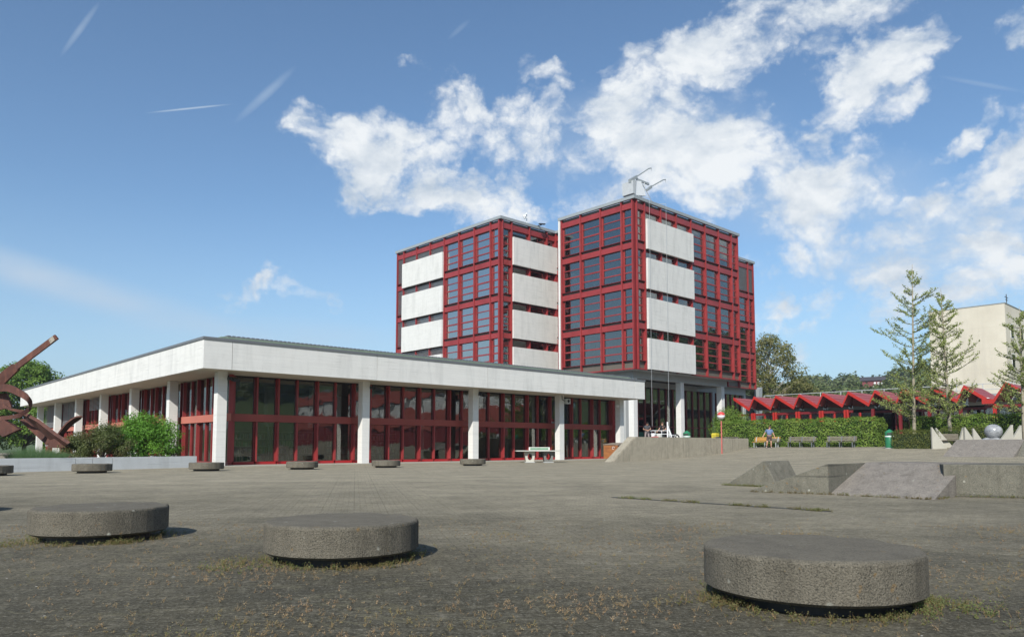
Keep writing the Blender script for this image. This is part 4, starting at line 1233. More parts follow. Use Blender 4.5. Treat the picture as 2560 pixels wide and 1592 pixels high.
def smooth_rails(keys, n=8):
    out = []
    for i in range(len(keys) - 1):
        p = [keys[max(i - 1, 0)], keys[i], keys[i + 1], keys[min(i + 2, len(keys) - 1)]]
        for k in range(n):
            t = k / n; r = []
            for j in (0, 1):
                a, b, c_, d = [Vector(q[j]) for q in p]
                r.append(.5 * ((2 * b) + (c_ - a) * t + (2 * a - 5 * b + 4 * c_ - d) * t * t + (3 * b - a - 3 * c_ + d) * t ** 3))
            out.append(tuple(r))
    out.append((Vector(keys[-1][0]), Vector(keys[-1][1]))); return out


def solid(name, quad, th=.35):
    th = th * .45
    q = [Vector(p) - base for p in quad]; n = (q[1] - q[0]).cross(q[2] - q[0]).normalized()
    if n.y < 0: n = -n
    return link(name, MB().prism([tuple(p) for p in q], [tuple(p + n * th) for p in q]), RUST, sculp)


beam = solid('raised_beam', [S(126, 835, -.2), S(134.5, 845.5, -.2), S(35, 924, 0), S(26, 912, 0)], .22)
link('white_smear', MB().prism([tuple(S(112, 848, -.225) - base), tuple(S(122, 838, -.225) - base), tuple(S(128, 849, -.225) - base), tuple(S(117, 858, -.225) - base)],
                               [tuple(S(112, 848, -.215) - base), tuple(S(122, 838, -.215) - base), tuple(S(128, 849, -.215) - base), tuple(S(117, 858, -.215) - base)]), plain('smeared_paint', (.30, .27, .22), .9, .5, 9), beam)
solid('beam_foot', [S(22, 909.5, .1), S(40, 923, .1), S(-14, 978, .4), S(-46, 965, .4)], .3)
ribbon('curved_band', smooth_rails([(S(-60, 975, 1.0), S(-60, 996, 1.0)), (S(5, 959.5, .2), S(3, 978, .2)), (S(45, 973, -.3), S(42, 990, -.3)), (S(70, 990, -.4), S(66, 1005, -.4)), (S(79.5, 1008, .1), S(75, 1020, .1)),
                                   (S(72, 1030, .9), S(66, 1033, .9)), (S(48, 1036, 1.3), S(48, 1045, 1.3)), (S(5, 1040, 1.2), S(5, 1048, 1.2)), (S(-60, 1044, .8), S(-60, 1060, .8))]), .05)
ribbon('lower_band', smooth_rails([(S(-50, 1045, -.8), S(-50, 1066, -.8)), (S(0, 1041, -.9), S(0, 1052, -.9)), (S(40, 1035, -.7), S(42, 1045, -.7)), (S(70, 1019, -.3), S(72, 1031, -.3))]), .06)
solid('inner_plate', [S(-20, 985, .8), S(12, 983, .8), S(27, 1018, .8), S(-20, 1028, .8)], .3)
ribbon('inner_band', smooth_rails([(S(-30, 1005, -.2), S(-30, 1022, -.2)), (S(5, 1009, -.4), S(4, 1019, -.4)), (S(25, 1020, -.4), S(24, 1026, -.4)), (S(60, 1025, -.3), S(58, 1033, -.3))]), .05)
solid('dark_block', [S(-40, 1052, .4), S(10, 1050, .4), S(50, 1073, .4), S(8, 1092, .4)], .5)
ribbon('leg_band', [(S(58, 1037, -.2), S(66, 1046, .5)), (S(92, 1054, -.4), S(88, 1066, .4)), (S(135, 1086, -.6), S(125, 1098, .2)), (S(172, 1110, -.8), S(160, 1120, 0))], .14)
solid('leg_beam', [S(48, 1050, .7), S(60, 1046, .7), S(133, 1103, .7), S(118, 1112, .7)], .35)
ribbon('upright_blade', smooth_rails([(S(205, 1039.5, -.2), S(204, 1041.5, .5)), (S(188, 1041, -.3), S(198, 1047, .3)), (S(166, 1056, -.4), S(178, 1062, .2)), (S(149, 1078, -.4), S(160, 1083, .2)), (S(141, 1090, -.4), S(154, 1096, .2))]), .06)
solid('foot_plate', [S(128, 1100, -.3), S(150, 1092, -.3), S(180, 1118, -.3), S(120, 1120, -.3)], .5)
t = thing('park_bench', 'small brown bench behind the planter under the sculpture', 'bench', (-22.7, 37.5, .2))
link('seat', MB().box(-.9, .9, -.2, .2, .40, .46), plain('brown_wood', (.20, .09, .05), .7, .2, 3), t)
for x in (-.8, .8): link('leg', MB().box(x - .05, x + .05, -.18, .18, -.2, .40), M_GREYC, t)

# ============================================================ ROUND CONCRETE SEATS
def seat_mesh():
    prof = []
    z0, z1, Rr = .078, .345, .68
    prof = [(Rr - .03, z0), (Rr, z0 + .02), (Rr, z1 - .025), (Rr - .006, z1 - .01), (Rr - .025, z1)]
    seg = 96; vs = []; fs = []
    for (r, z) in prof:
        for k in range(seg):
            a = 2 * PI * k / seg
            j = 1 + .0022 * math.sin(k * 7.3) + .0015 * math.sin(k * 23.1)
            flat = .002 if (k // 3) % 2 else 0                # form-board facets
            vs.append(((r * j - flat) * math.cos(a), (r * j - flat) * math.sin(a), z + (.003 * math.sin(k * 5.7) + .003 * math.sin(k * 13.3) if z > z1 - .02 else 0)))
    n = len(prof)
    for r in (.55, .3, .1):
        for k in range(seg):
            a = 2 * PI * k / seg; vs.append((r * math.cos(a), r * math.sin(a), z1 + .003))
    for i in range(n + 2):
        for k in range(seg):
            k2 = (k + 1) % seg; fs.append((i * seg + k, i * seg + k2, (i + 1) * seg + k2, (i + 1) * seg + k))
    fs.append(tuple(range(seg))[::-1]); fs.append(tuple((n + 2) * seg + k for k in range(seg)))
    me = bpy.data.meshes.new('slab'); me.from_pydata(vs, [], fs); return me


SEAT = seat_mesh()
FOOT = MB().lathe([(.5, -.05), (.5, .085)], 32).mesh('foot')
seats = [((1.97, 4.93), 'largest round concrete seat in the right foreground'), ((-1.53, 6.72), 'round concrete seat in the centre foreground'),
         ((-4.52, 8.17), 'round concrete seat in the left foreground'), ((-15.95, 28.1), 'round concrete seat in front of the white planter'),
         ((-12.6, 30.5), 'round concrete seat by the corner column of the library'), ((-9.25, 32.6), 'round concrete seat in front of the first glass bay'),
         ((-6.03, 35.4), 'round concrete seat just right of the second front column'), ((-2.07, 39.0), 'farthest round concrete seat, in front of the third front column'),
         ((-18.0, 25.5), 'round concrete seat cut by the left edge near the planter'), ((-8.78, 11.2), 'round concrete seat almost outside the left edge, only its shadow showing')]
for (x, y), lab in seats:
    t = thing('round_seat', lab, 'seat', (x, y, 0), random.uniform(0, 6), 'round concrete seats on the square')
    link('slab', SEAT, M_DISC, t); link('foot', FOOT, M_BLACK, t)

# ============================================================ CONCRETE RAMPS
def wedge(name, label, bot, top, mat, cat='ramp', group='concrete ramps on the square'):
    c = sum((Vector(p) for p in bot), Vector()) / len(bot)
    me = MB().prism([tuple(Vector(p) - c) for p in bot], [tuple(Vector(p) - c) for p in top]).mesh(name)
    bm = bmesh.new(); bm.from_mesh(me); bmesh.ops.remove_doubles(bm, verts=bm.verts, dist=.001)
    bmesh.ops.recalc_face_normals(bm, faces=bm.faces)
    bmesh.ops.bevel(bm, geom=bm.edges[:], offset=.012, segments=1, affect='EDGES'); bm.to_mesh(me); bm.free()
    o = link(name, me, mat, None, c); return tag(o, label, cat, group)


def W2(p, s, t, z): return Vector((p[0], p[1], 0)) + AV * s - BV * t + Vector((0, 0, z))


# (1) small prism on the left: triangular section across, ridge running away
p = (6.27, 18.40)
bot = [W2(p, 0, -1.18, -.05), W2(p, 0, .38, -.05), W2(p, 1.25, .38, -.05), W2(p, 1.25, -1.18, -.05)]
top = [W2(p, 0, -.02, .64), W2(p, 0, .02, .64), W2(p, 1.25, .02, .64), W2(p, 1.25, -.02, .64)]
wedge('ramp', 'small concrete prism ramp, leftmost of the near ramps', bot, top, M_RAMP)
# (2) rising block with slanted top
B = (6.6, 15.45)
A_ = Vector((5.25, 16.45, 0)); Bq = Vector((6.6, 15.45, 0)); dirn = AV * 3.0
bot = [A_, Bq, Bq + dirn, A_ + dirn]
top = [A_ + Vector((0, 0, .02)), Bq + Vector((0, 0, .64)), Bq + dirn + Vector((0, 0, .64)), A_ + dirn + Vector((0, 0, .02))]
for q in bot: q.z = -.05
wedge('ramp', 'concrete wedge rising to the right beside the gravelly slope', bot, [Vector(q) for q in top], M_RAMP)
# (3) washed aggregate slope
b0 = W2(B, .02, 0.006, -.05); b1 = W2(B, .02, 2.0, -.05); b2 = W2(B, 3.4, 2.0, -.05); b3 = W2(B, 3.4, 0.006, -.05)
t0 = W2(B, .03, .006, .012); t1 = W2(B, .03, 2.0, .012); t2 = W2(B, 1.95, 2.0, .645); t3 = W2(B, 1.95, .006, .645)
me = MB().add([b0, b1, b2, b3, t0, t1, t2, t3, W2(B, 3.4, 2.0, .645), W2(B, 3.4, .006, .645)],
              [(3, 2, 1, 0), (0, 1, 5, 4), (4, 5, 6, 7), (7, 6, 8, 9), (9, 8, 2, 3), (1, 2, 8, 6, 5), (0, 4, 7, 9, 3)]).mesh('ramp')
tag(link('ramp', me, M_RAMP2), 'wide slope of washed pebble concrete between the wedge and the block', 'ramp', 'concrete ramps on the square')
# (4) block running out of the picture
q0 = Vector((8.72, 14.95, 0)); d1 = Vector((1.28, -.585, 0)).normalized(); d2 = Vector((.42, .91, 0)).normalized()
bot = [q0, q0 + d1 * 4.2, q0 + d1 * 4.2 + d2 * 2.2, q0 + d2 * 2.2]; top = [Vector(v_) + Vector((0, 0, .64)) for v_ in bot]
for v_ in bot: v_.z = -.05
wedge('concrete_block', 'long dark concrete block at the right edge in front', [Vector(v_) for v_ in bot], top, M_RAMP, 'block', None if False else 'concrete ramps on the square')
# (5) back ramp on the rising ground
C5 = (25.3, 43.5)
z5 = .36
b0 = W2(C5, 0, 0, z5 - .3); b1 = W2(C5, 0, 3.55, z5 - .3); b2 = W2(C5, 5, 3.55, z5 - .3); b3 = W2(C5, 5, 0, z5 - .3)
me = MB().add([b0, b1, b2, b3, W2(C5, 0, 0, z5), W2(C5, 0, 3.55, z5), W2(C5, 2.9, 3.55, 1.42), W2(C5, 2.9, 0, 1.42), W2(C5, 5, 3.55, 1.42), W2(C5, 5, 0, 1.42)],
              [(3, 2, 1, 0), (0, 1, 5, 4), (4, 5, 6, 7), (7, 6, 8, 9), (9, 8, 2, 3), (1, 2, 8, 6, 5), (0, 4, 7, 9, 3)]).mesh('ramp')
tag(link('ramp', me, M_RAMP2), 'brownish pebble concrete slope in front of the stone sphere', 'ramp', 'concrete ramps on the square')
bot = [W2(C5, .2, 3.56, .1), W2(C5, .2, 5.6, .1), W2(C5, 4.5, 5.6, .1), W2(C5, 4.5, 3.56, .1)]
top = [W2(C5, 2.6, 3.56, 1.41), W2(C5, 2.6, 5.6, 1.41), W2(C5, 4.5, 5.6, 1.41), W2(C5, 4.5, 3.56, 1.41)]
wedge('concrete_block', 'paler concrete wedge at the right edge beside the back slope', bot, top, M_RAMP, 'block')
# (6) long retaining wall with slanted end
Wz = 1.65
me = MB().prism([(0, 0, -.3), (17.0, 0, -.3), (17.0, 1.1, -.3), (0, 1.1, -.3)], [(.0, 0, .0), (17.0, 0, .0), (17.0, 1.1, .0), (0, 1.1, 0)])
me = MB().add([(-.45, 0, -.3), (17, 0, -.3), (17, .7, -.3), (-.45, .7, -.3), (2.45, 0, Wz), (17, 0, Wz), (17, .7, Wz), (2.45, .7, Wz)],
              [(3, 2, 1, 0), (4, 5, 6, 7), (0, 1, 5, 4), (1, 2, 6, 5), (2, 3, 7, 6), (3, 0, 4, 7)]).mesh('retaining_wall')
bm = bmesh.new(); bm.from_mesh(me); bmesh.ops.bevel(bm, geom=bm.edges[:], offset=.05, segments=2, affect='EDGES'); bm.to_mesh(me); bm.free()
M_RW = rough_concrete('retaining_concrete', (.30, .272, .212), False, .5, (.06, .058, .05))
o = link('retaining_wall', me, M_RW, None, G(23.9, -5.4, 0), ROT)
tag(o, 'long weathered grey concrete wall with slanted end below the tower terrace', 'wall')

# ============================================================ STREET FURNITURE
t = thing('table_tennis_table', 'concrete table tennis table with green net panel in front of the library', 'table', (1.72, 46.6, 0), R(4))
link('tabletop', MB().box(-1.5, 1.5, -.72, .72, .70, .76), plain('table_grey', (.40, .41, .37), .7, .1, 2), t)
net = link('net', MB().box(-.66, .66, -.03, .03, .77, .96), plain('net_frame', (.62, .64, .58), .6, .1, 3), t)
link('net_panel', MB().box(-.58, .58, -.04, -.03, .80, .92), plain('net_green', (.12, .24, .15), .6, .15, 6), net)


def tt_leg(x, mat):
    vs = []; n = 24; m = MB()
    outer = []; inner = []
    for k in range(n):
        a = 2 * PI * k / n; ca, sa = math.cos(a), math.sin(a)
        inner.append((x + .15 * ca, .36 + .21 * sa))
        # outer outline: waisted slab
        f = 1 / max(abs(ca) / .30, abs(sa) / .36); px, pz = ca * f, .35 + sa * f
        px *= (.82 + .32 * (max(0, pz) / .7)); outer.append((x + px, max(0, min(.70, pz))))
    for y in (-.35, .35):
        for (a_, b_) in outer: vs.append((a_, y, b_))
        for (a_, b_) in inner: vs.append((a_, y, b_))
    fs = []
    for k in range(n):
        k2 = (k + 1) % n
        fs += [(k, k2, n + k2, n + k), (2 * n + k2, 2 * n + k, 3 * n + k, 3 * n + k2), (k, 2 * n + k, 2 * n + k2, k2), (n + k2, 3 * n + k2, 3 * n + k, n + k)]
    return link('leg', MB().add(vs, fs), mat, t)


tt_leg(-.62, plain('pale_leg', (.45, .44, .38), .85, .15, 3)); tt_leg(.55, plain('dark_leg', (.15, .15, .14), .85, .15, 3))
for x in (-.62, .55): link('foot', MB().box(x - .32, x + .32, -.4, .4, 0, .04), M_GREYC, t)

wd = NT('weathered_orange_wood'); v = wd.co((.6, .6, 6), rnd=False)
c = wd.mix(wd.ramp(wd.noise(v, 2.5, 6, .65), [(.35, 0.), (.65, 1.)]), (.36, .14, .035), (.20, .07, .025))
c = wd.mix(wd.ramp(wd.noise(wd.co(rnd=False), 3, 6, .7), [(.52, 0.), (.66, .7)]), c, (.10, .035, .02)); wd.set(color=c, rough=.75)
WOOD = wd.m
t = thing('wooden_box', 'weathered orange wooden chest by the last library column', 'box', (6.9, 55.6, .05), R(-38))
for k in range(4): link('plank', MB().box(0, 1.25, 0, .03, .03 + k * .26, .28 + k * .26), WOOD, t)
for k in range(4): link('plank', MB().box(0, .03, .032, 1.3, .03 + k * .26, .28 + k * .26), WOOD, t)
link('core', MB().box(.035, 1.24, .035, 1.29, .04, 1.06), M_DARK, t)
link('lid', MB().prism([(-.05, -.05, 1.07), (1.3, -.05, 1.07), (1.3, 1.35, 1.07), (-.05, 1.35, 1.07)], [(-.05, -.05, 1.11), (1.3, -.05, 1.11), (1.3, 1.35, 1.24), (-.05, 1.35, 1.24)]), plain('felt_lid', (.22, .18, .14), .9, .1, 3), t)
link('white_ring', MB().tube([(.85 + .1 * math.cos(a), -.01, .84 + .1 * math.sin(a)) for a in [k * PI / 6 for k in range(11)]], .014, 5), M_WHITE, t)


def bench(c, label, newwood):
    t = thing('park_bench', label, 'bench', G(c[0], c[1], c[2]), ROT, 'wooden benches along the hedge')
    old = plain('grey_wood', (.19, .165, .13), .85, .2, 3); new = plain('orange_wood', (.52, .27, .07), .6, .15, 3)
    wds = [new if newwood else old] * 8
    L = 1.12
    for half in (0, 1):
        y0, y1 = (-L, -.02) if half == 0 else (.02, L)
        for k in range(3):
            z = .52 + k * .115; mat = new if (newwood and (half == 1 or k == 2)) else old
            link('slat', MB().box(.20 + k * .03, .235 + k * .03, y0, y1, z, z + .085), mat, t)
        for k in range(3):
            mat = new if (newwood and half == 1) else old
            link('slat', MB().box(-.25 + k * .14, -.13 + k * .14, y0, y1, .42, .455), mat, t)
    for y in (-.95, 0, .95):
        link('leg', MB().box(-.22, -.16, y - .03, y + .03, 0, .42).box(.14, .2, y - .03, y + .03, 0, .5).prism([(.14, y - .03, .5), (.2, y - .03, .5), (.2, y + .03, .5), (.14, y + .03, .5)], [(.27, y - .03, .86), (.32, y - .03, .86), (.32, y + .03, .86), (.27, y + .03, .86)]).box(-.22, .2, y - .03, y + .03, .38, .42), M_GREYC if newwood else M_CAPD, t)
    return t


bench((43.06, -5.7, .93), 'leftmost park bench with new orange slats behind the man in the blue shirt', True)
bench((43.06, -8.65, .93), 'grey weathered park bench in the middle of the row by the hedge', False)
bench((43.06, -11.75, .93), 'rightmost grey weathered park bench in the row by the hedge', False)
t = thing('terrace_bench', 'long grey bench top above the right end of the concrete wall', 'bench', G(37.6, -4.6, 1.2), ROT)
for k in range(2): link('slat', MB().box(0, 3.2, k * .2, k * .2 + .16, .52, .57), plain('grey_wood', (.19, .165, .13), .85, .2, 3), t)
for x in (.3, 1.6, 2.9): link('leg', MB().box(x, x + .1, .02, .34, 0, .52), M_GREYC, t)

GREEN = plain('bin_green', (.025, .19, .09), .4, .15, 2)


def bin_(c, label):
    t = thing('litter_bin', label, 'bin', c, R(-20), 'green litter bins')
    link('body', MB().lathe([(.29, .05), (.30, .08), (.30, .88), (.29, .9)], 24), GREEN, t, smooth=True)
    link('band', MB().lathe([(.31, .80), (.31, .88)], 24), M_WHITE, t)
    hood = link('hood', MB().lathe([(.30, .9), (.31, 1.12), (.31, 1.14), (.06, 1.32), (.01, 1.33)], 24), GREEN, t)
    link('opening', MB().prism([(-.19, -.315, .95), (.16, -.315, .95), (.16, -.22, .95), (-.19, -.22, .95)], [(-.19, -.315, 1.08), (.16, -.315, 1.08), (.16, -.22, 1.08), (-.19, -.22, 1.08)]), M_BLACK, hood)
    link('foot', MB().lathe([(.33, 0), (.33, .05)], 20), M_GREYC, t)
    return t


bin_((26.33, 51.4, terr(26.33, 51.4) - .01), 'green litter bin with white band between the tall hedge and the low yew hedge')
b2 = bin_((14.7, 62.0, 1.0), 'green litter bin with only its hood showing above the concrete wall')

POLE = plain('faded_pink_pole', (.46, .12, .10), .6, .15, 2)
pz = terr(15.72, 55.3)
t = thing('sign_post', 'red and white round sign on a faded red pole in front of the concrete wall', 'sign', (15.72, 55.3, pz - .05))
link('pole', MB().tube([(0, 0, 0), (0, 0, 2.5)], .05, 10), POLE, t)
zc = 3.36 - pz + .02; Rr = .29
up = [(Rr * math.cos(a), zc + Rr * .95 * math.sin(a)) for a in [k * PI / 16 for k in range(0, 9)]]
link('upper_half', MB().lathe([(max(.002, r_), z_) for r_, z_ in up], 20), plain('sign_red', (.55, .06, .05), .4, .08, 2), t, smooth=True)
link('lower_half', MB().lathe([(max(.002, r_), 2 * zc - z_ - .001) for r_, z_ in up[::-1]], 20), M_WHITE, t, smooth=True)

t = thing('waste_container', 'yellow container behind the right part of the concrete wall', 'container', (17.65, 64.0, 1.3), ROT)
YEL = plain('yellow_plastic', (.55, .45, .04), .5, .1, 3)
link('box', MB().prism([(-.22, -.2, 0), (.22, -.2, 0), (.22, .2, 0), (-.22, .2, 0)], [(-.25, -.23, .72), (.25, -.23, .72), (.25, .23, .72), (-.25, .23, .72)]), YEL, t)
link('lid', MB().prism([(-.27, -.25, .725), (.27, -.25, .725), (.27, .25, .725), (-.27, .25, .725)], [(-.2, -.18, .86), (.2, -.18, .86), (.2, .18, .86), (-.2, .18, .86)]), YEL, t)

# triangular concrete seat supports and the stone sphere
def tri(x, y, z, w, h, th, rz, label):
    o = link('triangular_slab', MB().prism([(0, 0, 0), (w, 0, 0), (.03, 0, h), (0, 0, h)], [(0, th, 0), (w, th, 0), (.03, th, h), (0, th, h)]), M_TRI, None, (x, y, z), rz)
    return tag(o, label, 'slab', 'triangular concrete slabs of the seating area')


tri(27.75, 48.7, .78, 1.02, 1.5, .14, 0, 'big front triangular concrete slab right of the low yew hedge')
tri(28.9, 50.2, .93, 1.15, 1.34, .14, R(0), 'second triangular concrete slab behind the big front one')
def at_px(u, d, z=0): return Vector(((u - 1280) / PXF * d, d, z))


for (u, d, w, h, th, rz, lab) in ((2409, 48.5, -.48, 1.40, .16, 0, 'narrow triangular slab left of the split pair'), (2410.5, 48.3, .95, 1.42, .14, 0, 'triangular slab of the split pair, right half'),
                                  (2431.5, 48.2, .95, 1.34, .14, 0, 'triangular slab just left of the stone sphere'), (2531.5, 46.5, -1.25, 1.52, .16, 0, 'leaning triangular slab right of the stone sphere'),
                                  (2553, 47.5, -1.0, 1.52, .16, 0, 'triangular slab at the right edge beyond the sphere')):
    p_ = at_px(u, d, .85)
    q_ = MB().prism([(0, 0, 0), (w, 0, 0), (math.copysign(.04, w), 0, h), (0, 0, h)], [(0, th, 0), (w, th, 0), (math.copysign(.04, w), th, h), (0, th, h)])
    tag(link('triangular_slab', q_, M_TRI, None, p_, 0), lab, 'slab', 'triangular concrete slabs of the seating area')
for k, (x, y, lab) in enumerate(((28.9, 49.9, 'slatted bench between the two front triangular slabs'), (31.0, 51.6, 'slatted bench behind the second triangular slab'))):
    t = thing('slatted_bench', lab, 'bench', (x, y, .95), R(8), 'slatted benches between the slabs')
    for q in range(4): link('slat', MB().box(0, 1.9, q * .13, q * .13 + .1, .45 - .0 * q, .5), plain('grey_wood', (.19, .165, .13), .85, .2, 3), t)
    for q in range(3): link('slat', MB().box(0, 1.9, .55, .58, .55 + q * .13, .65 + q * .13), MATS['grey_wood'], t)
    link('support', MB().box(.1, .2, 0, .5, 0, .45).box(1.7, 1.8, 0, .5, 0, .45), M_DARK, t)
st = NT('sphere_granite'); v = st.co(rnd=False)
c = st.mix(st.ramp(st.noise(v, 3, 6, .7), [(.35, 0.), (.65, 1.)]), (.24, .25, .26), (.40, .41, .42))
c = st.mix(st.ramp(st.noise(st.co((1, 1, 4), rnd=False), 1.4, 3, .5, 1.5), [(.48, 0.), (.52, .8), (.56, 0.)]), c, (.10, .11, .12)); st.set(color=c, rough=.25)
t = thing('stone_sphere', 'polished grey stone ball fountain behind the back slope', 'fountain', (31.95, 48.9, .95))
me = bpy.data.meshes.new('ball'); bm = bmesh.new(); bmesh.ops.create_uvsphere(bm, u_segments=32, v_segments=18, radius=.53); bm.to_mesh(me); bm.free()
o = link('ball', me, st.m, t, (0, 0, 1.04), smooth=True); o.scale = (1.0, 1, .92)
me = bpy.data.meshes.new('rock_base'); bm = bmesh.new(); bmesh.ops.create_icosphere(bm, subdivisions=3, radius=1)
for v_ in bm.verts: v_.co = Vector((v_.co.x * .95, v_.co.y * .8, v_.co.z * .55)) * (1 + random.uniform(-.09, .09))
bm.to_mesh(me); bm.free(); link('rock_base', me, st.m, t, (-.1, 0, .12))

# small things on the library terrace: bicycle behind the cradle
def bicycle(loc, rz, label):
    t = thing('bicycle', label, 'bicycle', loc, rz)
    for x in (0, 1.05):
        w = link('wheel', MB().tube([(x + .33 * math.cos(a), 0, .34 + .33 * math.sin(a)) for a in [k * PI / 12 for k in range(25)]], .022, 5, False), M_BLACK, t)
        sp = MB()
        for k in range(8): a = k * PI / 4; sp.tube([(x, 0, .34), (x + .32 * math.cos(a), 0, .34 + .32 * math.sin(a))], .006, 3)
        link('spokes', sp, M_STEEL, w)
    link('frame', MB().tube([(0, 0, .34), (.38, 0, .34), (.28, 0, .80), (.85, 0, .82), (.38, 0, .34)], .02, 5).tube([(0, 0, .34), (.28, 0, .78)], .015, 5).tube([(1.05, 0, .34), (.85, 0, .82), (.82, 0, .98)], .02, 5), M_WHITE, t)
    link('saddle', MB().prism([(.14, -.07, .92), (.4, -.02, .92), (.4, .02, .92), (.14, .07, .92)], [(.14, -.08, .97), (.4, -.02, .96), (.4, .02, .96), (.14, .08, .97)]), M_BLACK, t)
    link('handlebar', MB().tube([(.78, -.28, 1.0), (.85, -.2, 1.0), (.82, 0, .98), (.85, .2, 1.0), (.78, .28, 1.0)], .015, 5), M_BLACK, t)
    return t


# ============================================================ PEOPLE
SKIN = plain('skin', (.50, .28, .19), .6, .08, 8)


def skin_body(name, verts, edges, radii, mat, parent, root=0, sub=1):
    me = bpy.data.meshes.new(name); me.from_pydata(verts, edges, [])
    o = link(name, me, mat, parent)
    md = o.modifiers.new('skin', 'SKIN'); md.use_smooth_shade = True
    for i, r_ in enumerate(radii):
        d = me.skin_vertices[0].data[i]; d.radius = (r_, r_) if not isinstance(r_, tuple) else r_
        d.use_root = (i == root)
    ms = o.modifiers.new('sub', 'SUBSURF'); ms.levels = sub; ms.render_levels = sub
    dg = bpy.context.evaluated_depsgraph_get(); ev = o.evaluated_get(dg)
    nm = bpy.data.meshes.new_from_object(ev); o.modifiers.clear(); o.data = nm; nm.name = name
    if not nm.materials: nm.materials.append(mat)
    else: nm.materials[0] = mat
    nm.polygons.foreach_set('use_smooth', [True] * len(nm.polygons))
    return o


